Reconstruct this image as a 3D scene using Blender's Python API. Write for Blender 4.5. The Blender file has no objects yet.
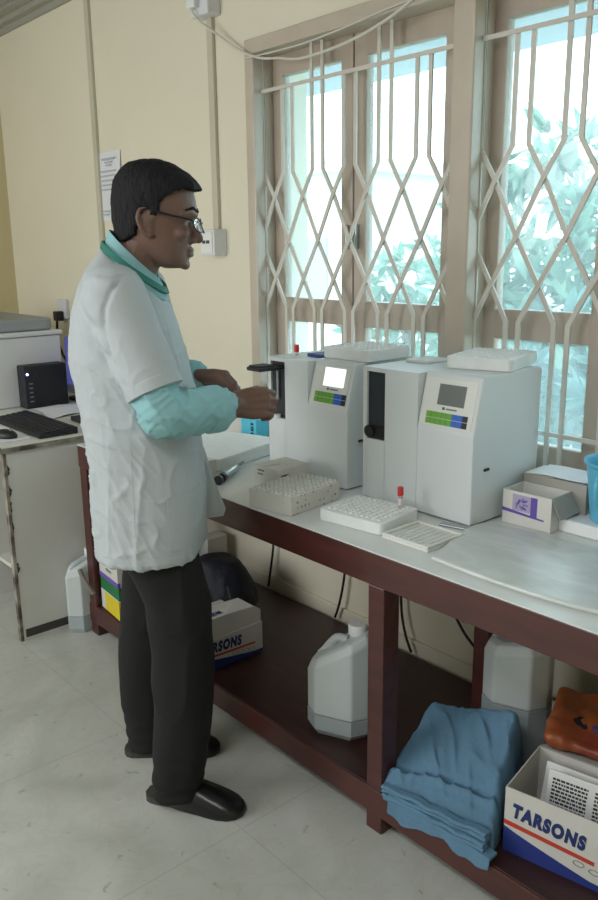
import bpy, bmesh, math, random
from mathutils import Vector, Matrix, noise
from mathutils.bvhtree import BVHTree
random.seed(7)
SC = bpy.context.scene
COL = SC.collection
PI = math.pi

# ------------------------------------------------------------------ camera, sky, lights, exposure
cam_d = bpy.data.cameras.new('camera')
cam = bpy.data.objects.new('camera', cam_d); COL.objects.link(cam)
r_ = Vector((0.6594, 0.7517, -0.0119)); u_ = Vector((-0.1718, 0.1661, 0.9711)); f_ = Vector((-0.7319, 0.6382, -0.2387))
r_ = r_.normalized(); f_ = (f_ - f_.dot(r_)*r_).normalized(); u_ = r_.cross(f_)
cam.matrix_world = Matrix(((r_.x, u_.x, -f_.x, 0), (r_.y, u_.y, -f_.y, 0), (r_.z, u_.z, -f_.z, 1.45), (0, 0, 0, 1)))
cam_d.sensor_fit = 'VERTICAL'; cam_d.sensor_height = 36.0; cam_d.lens = 36.0*815.0/900.0
cam_d.clip_start = 0.05; cam_d.clip_end = 200
SC.camera = cam

world = bpy.data.worlds.new('sky'); SC.world = world; world.use_nodes = True
wb = world.node_tree.nodes['Background']
wb.inputs[0].default_value = (0.80, 0.95, 1.0, 1); wb.inputs[1].default_value = 4.6

def area(name, loc, target, sx, sy, energy, col):
    d = bpy.data.lights.new(name, 'AREA'); d.shape = 'RECTANGLE'; d.size = sx; d.size_y = sy; d.energy = energy; d.color = col
    o = bpy.data.objects.new(name, d); COL.objects.link(o); o.location = loc
    o.rotation_euler = (Vector(target) - Vector(loc)).to_track_quat('-Z', 'Y').to_euler(); return o
sun_d = bpy.data.lights.new('sun', 'SUN'); sun_d.energy = 3.0; sun_d.angle = 0.05; sun_d.color = (1.0, 0.96, 0.88)
sun = bpy.data.objects.new('sun', sun_d); COL.objects.link(sun)
sun.rotation_euler = Vector((0.25, 0.75, -1.0)).to_track_quat('-Z', 'Y').to_euler()   # high, from over the roof: lights the garden only
area('window_daylight_opposite', (-2.9, -1.9, 1.65), (-2.6, 1.2, 1.0), 2.4, 1.5, 64, (0.97, 0.99, 1.0))
area('ceiling_fill_light', (-0.4, -0.6, 2.6), (-0.4, -0.6, 0), 1.6, 0.5, 30, (0.98, 0.99, 1.0))  # unseen fill lamp added overhead to brighten machine fronts and desk side
SC.view_settings.view_transform = 'Standard'; SC.view_settings.look = 'None'
SC.view_settings.gamma = 1.0; SC.view_settings.use_curve_mapping = False
SC.view_settings.exposure = 0.0

# ------------------------------------------------------------------ materials
def lin(c):
    c = c/255.0
    return c/12.92 if c <= 0.04045 else ((c+0.055)/1.055)**2.4
def rgb(r, g, b): return (lin(r), lin(g), lin(b), 1.0)
def mat(name, col, rough=0.55, var=0.0, vscale=8.0, bump=0.0, bscale=60.0, metal=0.0, spec=0.5, trans=0.0, alpha=1.0, emit=None, estr=0.0, col2=None, stretch=None, coat=0.0):
    m = bpy.data.materials.new(name); m.use_nodes = True
    nt = m.node_tree; N = nt.nodes; L = nt.links; p = N['Principled BSDF']
    p.inputs['Base Color'].default_value = col; p.inputs['Roughness'].default_value = rough
    p.inputs['Metallic'].default_value = metal; p.inputs['Specular IOR Level'].default_value = spec
    p.inputs['Coat Weight'].default_value = coat
    if trans: p.inputs['Transmission Weight'].default_value = trans
    if alpha < 1: p.inputs['Alpha'].default_value = alpha
    if emit: p.inputs['Emission Color'].default_value = emit; p.inputs['Emission Strength'].default_value = estr
    tc = N.new('ShaderNodeTexCoord'); src = tc.outputs['Object']
    if stretch:
        mp = N.new('ShaderNodeMapping'); mp.inputs['Scale'].default_value = stretch; L.new(src, mp.inputs[0]); src = mp.outputs[0]
    if var or col2:
        n = N.new('ShaderNodeTexNoise'); n.inputs['Scale'].default_value = vscale; n.inputs['Detail'].default_value = 5
        L.new(src, n.inputs['Vector'])
        mx = N.new('ShaderNodeMix'); mx.data_type = 'RGBA'
        c2 = col2 or tuple(max(0, x*(1-var)) for x in col[:3]) + (1,)
        mx.inputs[6].default_value = col; mx.inputs[7].default_value = c2
        cr = N.new('ShaderNodeValToRGB'); cr.color_ramp.elements[0].position = 0.38; cr.color_ramp.elements[1].position = 0.68
        L.new(n.outputs['Fac'], cr.inputs[0]); L.new(cr.outputs[0], mx.inputs[0]); L.new(mx.outputs[2], p.inputs['Base Color'])
    if bump:
        n2 = N.new('ShaderNodeTexNoise'); n2.inputs['Scale'].default_value = bscale; n2.inputs['Detail'].default_value = 4
        L.new(src, n2.inputs['Vector'])
        b = N.new('ShaderNodeBump'); b.inputs['Strength'].default_value = bump; b.inputs['Distance'].default_value = 0.01
        L.new(n2.outputs['Fac'], b.inputs['Height']); L.new(b.outputs[0], p.inputs['Normal'])
    return m

M = {}
M['wall'] = mat('wall_cream_paint', rgb(226, 220, 199), 0.6, 0.05, 1.7, 0.05, 30)
M['wall_tan'] = mat('wall_tan_paint', rgb(205, 192, 152), 0.6, 0.06, 2, 0.05, 30)
M['ceiling'] = mat('ceiling_grey', rgb(170, 170, 166), 0.7, 0.1, 3)
M['trimgrey'] = mat('cornice_grey', rgb(160, 160, 150), 0.5, 0.1, 4)
M['frame'] = mat('window_frame_paint', rgb(196, 184, 168), 0.35, 0.12, 6, 0.08, 25, coat=0.2)
M['casement'] = mat('casement_paint', rgb(182, 168, 154), 0.4, 0.14, 7, 0.08, 30)
M['grille'] = mat('grille_paint', rgb(208, 204, 194), 0.4, 0.1, 9)
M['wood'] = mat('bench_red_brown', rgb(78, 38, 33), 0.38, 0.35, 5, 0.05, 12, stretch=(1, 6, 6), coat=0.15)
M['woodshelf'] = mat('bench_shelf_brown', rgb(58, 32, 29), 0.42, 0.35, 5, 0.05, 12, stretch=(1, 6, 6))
M['laminate'] = mat('white_laminate', rgb(222, 226, 224), 0.3, 0.08, 5, 0.02, 30)
M['mach'] = mat('machine_white', rgb(219, 225, 226), 0.42, 0.03, 3, 0.02, 300)
M['mach2'] = mat('machine_panel', rgb(228, 230, 224), 0.4)
M['slot'] = mat('slot_dark', rgb(38, 44, 54), 0.4)
M['black'] = mat('black_plastic', rgb(26, 27, 30), 0.45, 0.1, 10)
M['black2'] = mat('black_matte', rgb(34, 36, 42), 0.6, 0.2, 20)
M['screen_on'] = mat('lit_screen', rgb(235, 245, 250), 0.3, emit=(0.9, 0.97, 1.0, 1), estr=1.1)
M['screen_off'] = mat('lcd_grey', rgb(118, 122, 120), 0.3)
M['key_green'] = mat('key_green', rgb(112, 172, 66), 0.5)
M['key_blue'] = mat('key_blue', rgb(55, 108, 205), 0.5)
M['key_black'] = mat('key_dark', rgb(36, 42, 58), 0.5)
M['white'] = mat('white_plastic', rgb(228, 230, 228), 0.45)
M['foam'] = mat('white_foam', rgb(238, 242, 242), 0.85, 0.05, 30, 0.15, 250)
M['foam2'] = mat('offwhite_foam', rgb(226, 228, 222), 0.85, 0.08, 20, 0.2, 200)
M['paper'] = mat('paper', rgb(225, 228, 232), 0.8, 0.04, 10)
M['card'] = mat('carton_white', rgb(222, 221, 215), 0.75, 0.08, 9)
M['card_white'] = mat('carton_gloss_white', rgb(206, 205, 200), 0.55, 0.06, 9)
M['card_in'] = mat('carton_inside', rgb(176, 172, 164), 0.8, 0.1, 9)
M['purple'] = mat('purple_print', rgb(104, 80, 172), 0.6)
M['purple_pale'] = mat('purple_pale_print', rgb(176, 168, 196), 0.6)
M['purple_mid'] = mat('purple_mid_print', rgb(140, 124, 184), 0.6)
M['navy'] = mat('navy_print', rgb(40, 56, 128), 0.5)
M['textnavy'] = mat('navy_lettering', rgb(32, 48, 104), 0.5)
M['redprint'] = mat('red_print', rgb(190, 62, 48), 0.5)
M['grey_print'] = mat('grey_print', rgb(120, 124, 124), 0.6)
M['faint'] = mat('faint_print', rgb(176, 180, 186), 0.7)
M['dark_print'] = mat('dark_print', rgb(52, 54, 58), 0.6)
M['green_print'] = mat('green_print', rgb(34, 112, 66), 0.5)
M['yellow_print'] = mat('yellow_print', rgb(216, 196, 38), 0.5)
M['red_cap'] = mat('red_cap', rgb(204, 52, 52), 0.35)
M['label_pink'] = mat('tube_label', rgb(226, 214, 212), 0.6)
M['clear'] = mat('tube_plastic', rgb(220, 228, 228), 0.15, trans=0.7)
M['blood'] = mat('tube_contents', rgb(170, 120, 116), 0.4)
M['bowl'] = mat('blue_plastic', rgb(96, 182, 214), 0.3, 0.05, 4)
M['cyan'] = mat('cyan_box', rgb(86, 196, 222), 0.4)
M['can'] = mat('translucent_poly', rgb(196, 204, 204), 0.42, 0.05, 4)
M['can_low'] = mat('liquid_filled_poly', rgb(164, 174, 176), 0.35, 0.05, 4)
M['cloth'] = mat('blue_drape', rgb(92, 130, 156), 0.9, 0.12, 6, 0.25, 130)
M['bag'] = mat('navy_fabric', rgb(19, 22, 36), 0.7, 0.2, 12, 0.3, 60)
M['metal'] = mat('brushed_metal', rgb(168, 176, 178), 0.3, metal=0.8)
M['orange'] = mat('orange_wrapper', rgb(150, 82, 40), 0.42, bump=0.4, bscale=14, col2=rgb(120, 52, 38), vscale=6)
M['skin'] = mat('skin', rgb(118, 90, 78), 0.5, 0.15, 12, 0.1, 120)
M['hair'] = mat('hair', rgb(25, 25, 29), 0.7, 0.3, 40, 0.5, 160, spec=0.25, stretch=(1, 1, 0.3))
M['coat'] = mat('coat_white', rgb(182, 190, 193), 0.85, 0.04, 5, 0.12, 90)
M['shirt'] = mat('shirt_mint', rgb(142, 190, 194), 0.85, 0.08, 8, 0.15, 80)
M['lanyard'] = mat('lanyard_green', rgb(40, 118, 104), 0.7)
M['trouser'] = mat('trouser_black', rgb(20, 20, 21), 0.9, 0.15, 6, 0.25, 30)
M['shoe'] = mat('shoe_leather', rgb(24, 24, 27), 0.28, 0.2, 8, 0.1, 40)
M['sole'] = mat('shoe_sole', rgb(62, 60, 56), 0.7)
M['specs'] = mat('spectacle_frame', rgb(24, 26, 36), 0.3)
M['eye_white'] = mat('eye_white', rgb(150, 140, 132), 0.3)
M['iris'] = mat('iris', rgb(30, 20, 16), 0.2)
M['desk'] = mat('desk_panel', rgb(214, 214, 207), 0.5, 0.06, 4, 0.04, 20)
M['desk_top'] = mat('desk_laminate', rgb(220, 220, 212), 0.35, 0.08, 6)
M['desk_edge'] = mat('desk_edge_worn', rgb(76, 68, 60), 0.6, bump=0.3, bscale=30, col2=rgb(178, 172, 160), vscale=13)
M['desk_dark'] = mat('desk_kickplate', rgb(66, 62, 58), 0.6)
M['printer'] = mat('printer_grey', rgb(218, 221, 222), 0.5, 0.04, 4)
M['printer_d'] = mat('printer_grey_top', rgb(152, 158, 162), 0.5, 0.06, 5)
M['mon_screen'] = mat('monitor_screen', rgb(40, 44, 96), 0.3, emit=(0.10, 0.11, 0.42, 1), estr=0.55)
M['led'] = mat('led', rgb(150, 150, 255), 0.3, emit=(0.45, 0.45, 1.0, 1), estr=9)
M['conduit'] = mat('conduit_grey', rgb(196, 192, 172), 0.5, 0.06, 4)
M['box_pvc'] = mat('switch_plastic', rgb(218, 220, 224), 0.4)
M['socket'] = mat('socket_hole', rgb(70, 74, 78), 0.5)
M['cable_w'] = mat('white_cable', rgb(206, 202, 192), 0.5)
M['cable_b'] = mat('black_cable', rgb(22, 22, 24), 0.5)
M['strap'] = mat('grey_strap', rgb(120, 116, 108), 0.6)
M['bark'] = mat('bark', rgb(120, 112, 98), 0.9, 0.3, 12, 0.5, 20)
M['ext_white'] = mat('pale_building_wall', rgb(222, 226, 224), 0.8, 0.05, 2)
M['ext_win'] = mat('pale_building_window', rgb(150, 170, 180), 0.4)
M['eave'] = mat('sunshade_concrete', rgb(190, 206, 220), 0.8, 0.05, 2)
M['garden'] = mat('garden_ground', rgb(150, 152, 140), 0.9, 0.3, 1.5)

def leafmat(name, c1, c2):
    m = bpy.data.materials.new(name); m.use_nodes = True
    nt = m.node_tree; N = nt.nodes; L = nt.links
    for n in list(N): N.remove(n)
    o = N.new('ShaderNodeOutputMaterial'); d = N.new('ShaderNodeBsdfPrincipled'); t = N.new('ShaderNodeBsdfTranslucent'); mx = N.new('ShaderNodeMixShader')
    tc = N.new('ShaderNodeTexCoord'); n = N.new('ShaderNodeTexNoise'); n.inputs['Scale'].default_value = 5
    cm = N.new('ShaderNodeMix'); cm.data_type = 'RGBA'; cm.inputs[6].default_value = c1; cm.inputs[7].default_value = c2
    L.new(tc.outputs['Object'], n.inputs['Vector']); L.new(n.outputs['Fac'], cm.inputs[0])
    L.new(cm.outputs[2], d.inputs['Base Color']); L.new(cm.outputs[2], t.inputs['Color']); d.inputs['Roughness'].default_value = 0.4
    mx.inputs[0].default_value = 0.4; L.new(d.outputs[0], mx.inputs[1]); L.new(t.outputs[0], mx.inputs[2]); L.new(mx.outputs[0], o.inputs[0])
    return m
M['leaf'] = leafmat('leaf_green', rgb(78, 116, 104), rgb(128, 162, 138))
M['leaf2'] = leafmat('leaf_blue_green', rgb(66, 106, 108), rgb(112, 148, 142))

def glassmat():
    m = bpy.data.materials.new('dusty_window_glass'); m.use_nodes = True
    nt = m.node_tree; N = nt.nodes; L = nt.links
    for n in list(N): N.remove(n)
    o = N.new('ShaderNodeOutputMaterial')
    tr = N.new('ShaderNodeBsdfTransparent'); tr.inputs[0].default_value = (0.90, 0.98, 1.0, 1)
    du = N.new('ShaderNodeBsdfTranslucent'); du.inputs[0].default_value = (0.80, 0.94, 1.0, 1)
    gl = N.new('ShaderNodeBsdfGlossy'); gl.inputs['Roughness'].default_value = 0.08
    m1 = N.new('ShaderNodeMixShader'); m2 = N.new('ShaderNodeMixShader'); m2.inputs[0].default_value = 0.03
    tc = N.new('ShaderNodeTexCoord'); n = N.new('ShaderNodeTexNoise'); n.inputs['Scale'].default_value = 3.0; n.inputs['Detail'].default_value = 6
    mr = N.new('ShaderNodeMapRange'); mr.inputs[1].default_value = 0.3; mr.inputs[2].default_value = 0.75; mr.inputs[3].default_value = 0.08; mr.inputs[4].default_value = 0.18
    L.new(tc.outputs['Object'], n.inputs['Vector']); L.new(n.outputs['Fac'], mr.inputs[0]); L.new(mr.outputs[0], m1.inputs[0])
    L.new(tr.outputs[0], m1.inputs[1]); L.new(du.outputs[0], m1.inputs[2]); L.new(m1.outputs[0], m2.inputs[1]); L.new(gl.outputs[0], m2.inputs[2]); L.new(m2.outputs[0], o.inputs[0])
    return m
M['glass'] = glassmat()

def floormat():
    m = mat('floor_cream_marble', rgb(186, 186, 168), 0.32, 0.0)
    nt = m.node_tree; N = nt.nodes; L = nt.links; p = N['Principled BSDF']
    tc = N.new('ShaderNodeTexCoord')
    n = N.new('ShaderNodeTexNoise'); n.inputs['Scale'].default_value = 2.2; n.inputs['Detail'].default_value = 8; n.inputs['Distortion'].default_value = 1.4
    n3 = N.new('ShaderNodeTexNoise'); n3.inputs['Scale'].default_value = 9; n3.inputs['Detail'].default_value = 6; n3.inputs['Distortion'].default_value = 2.0
    L.new(tc.outputs['Object'], n.inputs['Vector']); L.new(tc.outputs['Object'], n3.inputs['Vector'])
    r1 = N.new('ShaderNodeValToRGB'); e = r1.color_ramp.elements
    e[0].position = 0.3; e[0].color = rgb(174, 177, 168); e[1].position = 0.7; e[1].color = rgb(198, 201, 194)
    L.new(n.outputs['Fac'], r1.inputs[0])
    r2 = N.new('ShaderNodeValToRGB'); e = r2.color_ramp.elements
    e[0].position = 0.455; e[0].color = (0, 0, 0, 1); e[1].position = 0.5; e[1].color = (1, 1, 1, 1)
    x = e.new(0.475); x.color = (0.0, 0, 0, 1)
    x = r2.color_ramp.elements.new(0.62); x.color = (0, 0, 0, 1)
    # thin darker veins where the finer noise crosses mid grey
    r2.color_ramp.elements[0].color = (0, 0, 0, 1)
    L.new(n3.outputs['Fac'], r2.inputs[0])
    mu = N.new('ShaderNodeMath'); mu.operation = 'MULTIPLY'; mu.inputs[1].default_value = 0.08; L.new(r2.outputs[0], mu.inputs[0])
    mx = N.new('ShaderNodeMix'); mx.data_type = 'RGBA'; L.new(mu.outputs[0], mx.inputs[0]); L.new(r1.outputs[0], mx.inputs[6]); mx.inputs[7].default_value = rgb(120, 116, 98)
    br = N.new('ShaderNodeTexBrick'); br.offset = 0.0; br.inputs['Scale'].default_value = 1.0; br.inputs['Brick Width'].default_value = 0.6; br.inputs['Row Height'].default_value = 0.6
    br.inputs['Mortar Size'].default_value = 0.0022; br.inputs['Color1'].default_value = (0, 0, 0, 1); br.inputs['Color2'].default_value = (0, 0, 0, 1); br.inputs['Mortar'].default_value = (1, 1, 1, 1)
    mp = N.new('ShaderNodeMapping'); mp.inputs['Location'].default_value = (0.27, 0.13, 0); L.new(tc.outputs['Object'], mp.inputs[0]); L.new(mp.outputs[0], br.inputs['Vector'])
    mj = N.new('ShaderNodeMath'); mj.operation = 'MULTIPLY'; mj.inputs[1].default_value = 0.2; L.new(br.outputs['Color'], mj.inputs[0])
    m2 = N.new('ShaderNodeMix'); m2.data_type = 'RGBA'; L.new(mj.outputs[0], m2.inputs[0]); L.new(mx.outputs[2], m2.inputs[6]); m2.inputs[7].default_value = rgb(110, 106, 92)
    n4 = N.new('ShaderNodeTexNoise'); n4.inputs['Scale'].default_value = 26; n4.inputs['Detail'].default_value = 3; n4.inputs['Distortion'].default_value = 0.6
    L.new(tc.outputs['Object'], n4.inputs['Vector'])
    r4 = N.new('ShaderNodeMapRange'); r4.inputs[1].default_value = 0.66; r4.inputs[2].default_value = 0.74; r4.inputs[3].default_value = 0.0; r4.inputs[4].default_value = 0.4; L.new(n4.outputs['Fac'], r4.inputs[0])
    m3 = N.new('ShaderNodeMix'); m3.data_type = 'RGBA'; L.new(r4.outputs[0], m3.inputs[0]); L.new(m2.outputs[2], m3.inputs[6]); m3.inputs[7].default_value = rgb(96, 90, 76)
    L.new(m3.outputs[2], p.inputs['Base Color'])
    return m
M['floor'] = floormat()

def printmat(name, base, ink, scale, axis):
    # rows of small print on a wrapper
    m = mat(name, base, 0.35); nt = m.node_tree; N = nt.nodes; L = nt.links; p = N['Principled BSDF']
    tc = N.new('ShaderNodeTexCoord'); mp = N.new('ShaderNodeMapping'); mp.inputs['Rotation'].default_value = axis; L.new(tc.outputs['Object'], mp.inputs[0])
    br = N.new('ShaderNodeTexBrick'); br.inputs['Scale'].default_value = scale; br.inputs['Mortar Size'].default_value = 0.032; br.inputs['Brick Width'].default_value = 0.42; br.inputs['Row Height'].default_value = 0.14
    br.inputs['Color1'].default_value = ink; br.inputs['Color2'].default_value = tuple(min(1, c*2.2) for c in ink[:3])+(1,); br.inputs['Mortar'].default_value = base
    L.new(mp.outputs[0], br.inputs['Vector']); L.new(br.outputs['Color'], p.inputs['Base Color']); return m
M['foilprint'] = printmat('printed_blister_pack', rgb(196, 196, 194), rgb(64, 64, 66), 15, (0, 0, 0))
M['rackprint'] = mat('speckled_carton', rgb(220, 219, 212), 0.7)
def spot(m, scale, ink, th):
    nt = m.node_tree; N = nt.nodes; L = nt.links; p = N['Principled BSDF']
    tc = N.new('ShaderNodeTexCoord'); v = N.new('ShaderNodeTexVoronoi'); v.inputs['Scale'].default_value = scale; v.inputs['Randomness'].default_value = 0.25
    L.new(tc.outputs['Object'], v.inputs['Vector'])
    lt = N.new('ShaderNodeMath'); lt.operation = 'LESS_THAN'; lt.inputs[1].default_value = th; L.new(v.outputs['Distance'], lt.inputs[0])
    mx = N.new('ShaderNodeMix'); mx.data_type = 'RGBA'; L.new(lt.outputs[0], mx.inputs[0]); mx.inputs[6].default_value = p.inputs['Base Color'].default_value[:]; mx.inputs[7].default_value = ink
    L.new(mx.outputs[2], p.inputs['Base Color'])
spot(M['rackprint'], 62, rgb(160, 156, 150), 0.30)

def matmat():
    m = mat('plastic_covered_slab', rgb(186, 192, 190), 0.28, 0.0)
    nt = m.node_tree; N = nt.nodes; L = nt.links; p = N['Principled BSDF']
    tc = N.new('ShaderNodeTexCoord'); mp = N.new('ShaderNodeMapping'); mp.inputs['Scale'].default_value = (3, 9, 3); L.new(tc.outputs['Object'], mp.inputs[0])
    n = N.new('ShaderNodeTexNoise'); n.inputs['Scale'].default_value = 2; n.inputs['Detail'].default_value = 7; n.inputs['Distortion'].default_value = 1.0; L.new(mp.outputs[0], n.inputs['Vector'])
    r = N.new('ShaderNodeValToRGB'); r.color_ramp.elements[0].position = 0.3; r.color_ramp.elements[0].color = rgb(192, 196, 192); r.color_ramp.elements[1].position = 0.72; r.color_ramp.elements[1].color = rgb(214, 220, 220)
    L.new(n.outputs['Fac'], r.inputs[0]); L.new(r.outputs[0], p.inputs['Base Color'])
    b = N.new('ShaderNodeBump'); b.inputs['Strength'].default_value = 0.25; b.inputs['Distance'].default_value = 0.01; L.new(n.outputs['Fac'], b.inputs['Height']); L.new(b.outputs[0], p.inputs['Normal'])
    return m
M['slab'] = matmat()

# ------------------------------------------------------------------ helpers
def full_matrix(o):
    m = Matrix.Identity(4); chain = []
    while o is not None: chain.append(o); o = o.parent
    for q in reversed(chain): m = m @ Matrix.LocRotScale(q.location, q.rotation_euler, q.scale)
    return m
def obj(name, bm, material, parent=None, world=False, smooth=False, angle=0.6):
    """link a bmesh as ONE mesh object; world=True: its vertices are world coordinates"""
    if world and parent is not None: bm.transform(full_matrix(parent).inverted())
    bmesh.ops.recalc_face_normals(bm, faces=bm.faces)
    me = bpy.data.meshes.new(name)
    if smooth:
        for f in bm.faces: f.smooth = True
        for e in bm.edges:
            if len(e.link_faces) == 2 and e.calc_face_angle(0) > angle: e.smooth = False
    bm.to_mesh(me); bm.free(); me.materials.append(material)
    o = bpy.data.objects.new(name, me); COL.objects.link(o); o.parent = parent
    return o
def thing(name, label, cat, loc=(0, 0, 0), rz=0.0, group=None):
    o = bpy.data.objects.new(name, None); COL.objects.link(o); o.location = loc; o.rotation_euler = (0, 0, rz)
    o.empty_display_size = 0.05; o['label'] = label; o['category'] = cat
    if group: o['group'] = group
    return o
def tag(o, label, cat, group=None):
    o['label'] = label; o['category'] = cat
    if group: o['group'] = group
    return o
def struct(o): o['kind'] = 'structure'; return o
def copy_tree(o, parent=None):
    c = o.copy(); COL.objects.link(c); c.parent = parent
    for ch in [q for q in bpy.data.objects if q.parent == o]: copy_tree(ch, c)
    return c

def B(): return bmesh.new()
def box(bm, x0, x1, y0, y1, z0, z1, bev=0.0, seg=2, mx=None):
    vs = [bm.verts.new((x, y, z)) for x in (x0, x1) for y in (y0, y1) for z in (z0, z1)]
    fs = [bm.faces.new([vs[i] for i in q]) for q in ((0, 1, 3, 2), (4, 6, 7, 5), (0, 4, 5, 1), (2, 3, 7, 6), (0, 2, 6, 4), (1, 5, 7, 3))]
    if bev > 0:
        es = list({e for f in fs for e in f.edges})
        r = bmesh.ops.bevel(bm, geom=es, offset=bev, segments=seg, profile=0.5, affect='EDGES')
        vs = list({v for f in r['faces'] for v in f.verts} | {v for v in vs if v.is_valid})
    if mx is not None:
        for v in vs:
            if v.is_valid: v.co = mx @ v.co
    return bm
def prism(bm, poly, a, b, axis='z', bev=0.0):
    """extrude a 2-D polygon from a to b along an axis (axis x: poly is (y,z); y: (x,z); z: (x,y))"""
    def P(p, t): return {'x': (t, p[0], p[1]), 'y': (p[0], t, p[1]), 'z': (p[0], p[1], t)}[axis]
    A = [bm.verts.new(P(p, a)) for p in poly]; Z = [bm.verts.new(P(p, b)) for p in poly]
    n = len(poly); fs = [bm.faces.new(A), bm.faces.new(Z[::-1])]
    for i in range(n): fs.append(bm.faces.new((A[i], Z[i], Z[(i+1) % n], A[(i+1) % n])))
    if bev > 0:
        bmesh.ops.recalc_face_normals(bm, faces=fs)
        bmesh.ops.bevel(bm, geom=list({e for f in fs for e in f.edges}), offset=bev, segments=2, profile=0.5, affect='EDGES')
    return bm
def loft(bm, rings, cap=True, closed=True):
    R = [[bm.verts.new(p) for p in r] for r in rings]; n = len(R[0])
    for a, b in zip(R, R[1:]):
        for i in range(n if closed else n-1):
            bm.faces.new((a[i], a[(i+1) % n], b[(i+1) % n], b[i]))
    if cap: bm.faces.new(R[0][::-1]); bm.faces.new(R[-1])
    return R
def frame_of(d):
    d = d.normalized(); a = Vector((0, 0, 1)) if abs(d.z) < 0.9 else Vector((1, 0, 0))
    x = d.cross(a).normalized(); return x, d.cross(x).normalized()
def tube(bm, pts, r, n=10, closed=False):
    pts = [Vector(p) for p in pts]; rad = r if isinstance(r, (list, tuple)) else [r]*len(pts)
    x, y = frame_of(pts[1]-pts[0]); rings = []
    for i, p in enumerate(pts):
        if closed: d = pts[(i+1) % len(pts)]-pts[i-1]
        else: d = pts[min(i+1, len(pts)-1)]-pts[max(i-1, 0)]
        d.normalize(); x = (x-d*x.dot(d)).normalized(); y = d.cross(x)
        rings.append([p+(x*math.cos(2*PI*k/n)+y*math.sin(2*PI*k/n))*rad[i] for k in range(n)])
    if closed: rings.append(rings[0]); loft(bm, rings, cap=False); bmesh.ops.remove_doubles(bm, verts=bm.verts, dist=1e-6)
    else: loft(bm, rings)
    return bm
def smooth_path(pts, k=6):
    pts = [Vector(p) for p in pts]; q = [pts[0]]+pts+[pts[-1]]; out = []
    for i in range(1, len(q)-2):
        for j in range(k):
            t = j/k; a, b, c, d = q[i-1], q[i], q[i+1], q[i+2]
            out.append(0.5*((2*b)+(c-a)*t+(2*a-5*b+4*c-d)*t*t+(3*b-a-3*c+d)*t*t*t))
    out.append(pts[-1]); return out
def lathe(bm, prof, c=(0, 0, 0), n=28, cap=True):
    loft(bm, [[(c[0]+r*math.cos(2*PI*k/n), c[1]+r*math.sin(2*PI*k/n), c[2]+z) for k in range(n)] for r, z in prof], cap=cap); return bm
def ellipsoid(bm, c, ax, n=14, m=9):
    c = Vector(c); ax = [Vector(a) for a in ax]
    rings = []
    for j in range(1, m):
        t = PI*j/m
        rings.append([c+ax[2]*math.cos(t)+(ax[0]*math.cos(2*PI*k/n)+ax[1]*math.sin(2*PI*k/n))*math.sin(t) for k in range(n)])
    R = loft(bm, rings, cap=False)
    a = bm.verts.new(c+ax[2]); b = bm.verts.new(c-ax[2])
    for k in range(n):
        bm.faces.new((a, R[0][(k+1) % n], R[0][k])); bm.faces.new((b, R[-1][k], R[-1][(k+1) % n]))
def ball(bm, c, r, n=12, m=8): ellipsoid(bm, c, ((r, 0, 0), (0, r, 0), (0, 0, r)), n, m)
def limb(bm, pts, radii, n=14):
    """chain of closed tapered shells with a ball at each joint (fused afterwards)"""
    pts = [Vector(p) for p in pts]
    for i, p in enumerate(pts):
        ball(bm, p, radii[i], n)
        if i+1 < len(pts): tube(bm, [p, pts[i+1]], [radii[i], radii[i+1]], n)
def fuse(name, bm, material, parent, voxel, iters=6, disp=None, world=True):
    """fuse overlapping closed shells into one continuous smooth surface"""
    if world and parent is not None: bm.transform(full_matrix(parent).inverted())
    bmesh.ops.recalc_face_normals(bm, faces=bm.faces)
    me = bpy.data.meshes.new(name+'_src'); bm.to_mesh(me); bm.free()
    t = bpy.data.objects.new(name+'_src', me); COL.objects.link(t)
    md = t.modifiers.new('fuse', 'REMESH'); md.mode = 'VOXEL'; md.voxel_size = voxel
    if iters: s = t.modifiers.new('relax', 'SMOOTH'); s.factor = 0.5; s.iterations = iters
    dg = bpy.context.evaluated_depsgraph_get(); dg.update()
    me2 = bpy.data.meshes.new_from_object(t.evaluated_get(dg)); me2.name = name
    bpy.data.objects.remove(t); bpy.data.meshes.remove(me)
    if disp:
        nn = [v.normal.copy() for v in me2.vertices]
        for v, q in zip(me2.vertices, nn): v.co += q*disp(v.co)
    for p in me2.polygons: p.use_smooth = True
    me2.materials.clear(); me2.materials.append(material)
    o = bpy.data.objects.new(name, me2); COL.objects.link(o); o.parent = parent; return o
def text(name, body, size, origin, xdir, up, material, parent, bold=0.0, shear=0.0, depth=0.0004, world=True, spacing=1.0):
    c = bpy.data.curves.new(name+'_src', 'FONT'); c.body = body; c.size = size; c.offset = bold; c.shear = shear; c.extrude = depth; c.space_character = 1.24 if bold > 0.002 else spacing
    t = bpy.data.objects.new(name+'_src', c); COL.objects.link(t)
    dg = bpy.context.evaluated_depsgraph_get(); dg.update()
    me = bpy.data.meshes.new_from_object(t.evaluated_get(dg)); me.name = name
    bpy.data.objects.remove(t); bpy.data.curves.remove(c)
    x = Vector(xdir).normalized(); y = Vector(up); y = (y-x*y.dot(x)).normalized(); z = x.cross(y)
    x = x*0.70
    mx = Matrix(((x.x, y.x, z.x, origin[0]), (x.y, y.y, z.y, origin[1]), (x.z, y.z, z.z, origin[2]), (0, 0, 0, 1)))
    if world and parent is not None: mx = full_matrix(parent).inverted() @ mx
    me.transform(mx); me.materials.clear(); me.materials.append(material)
    o = bpy.data.objects.new(name, me); COL.objects.link(o); o.parent = parent; return o
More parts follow.
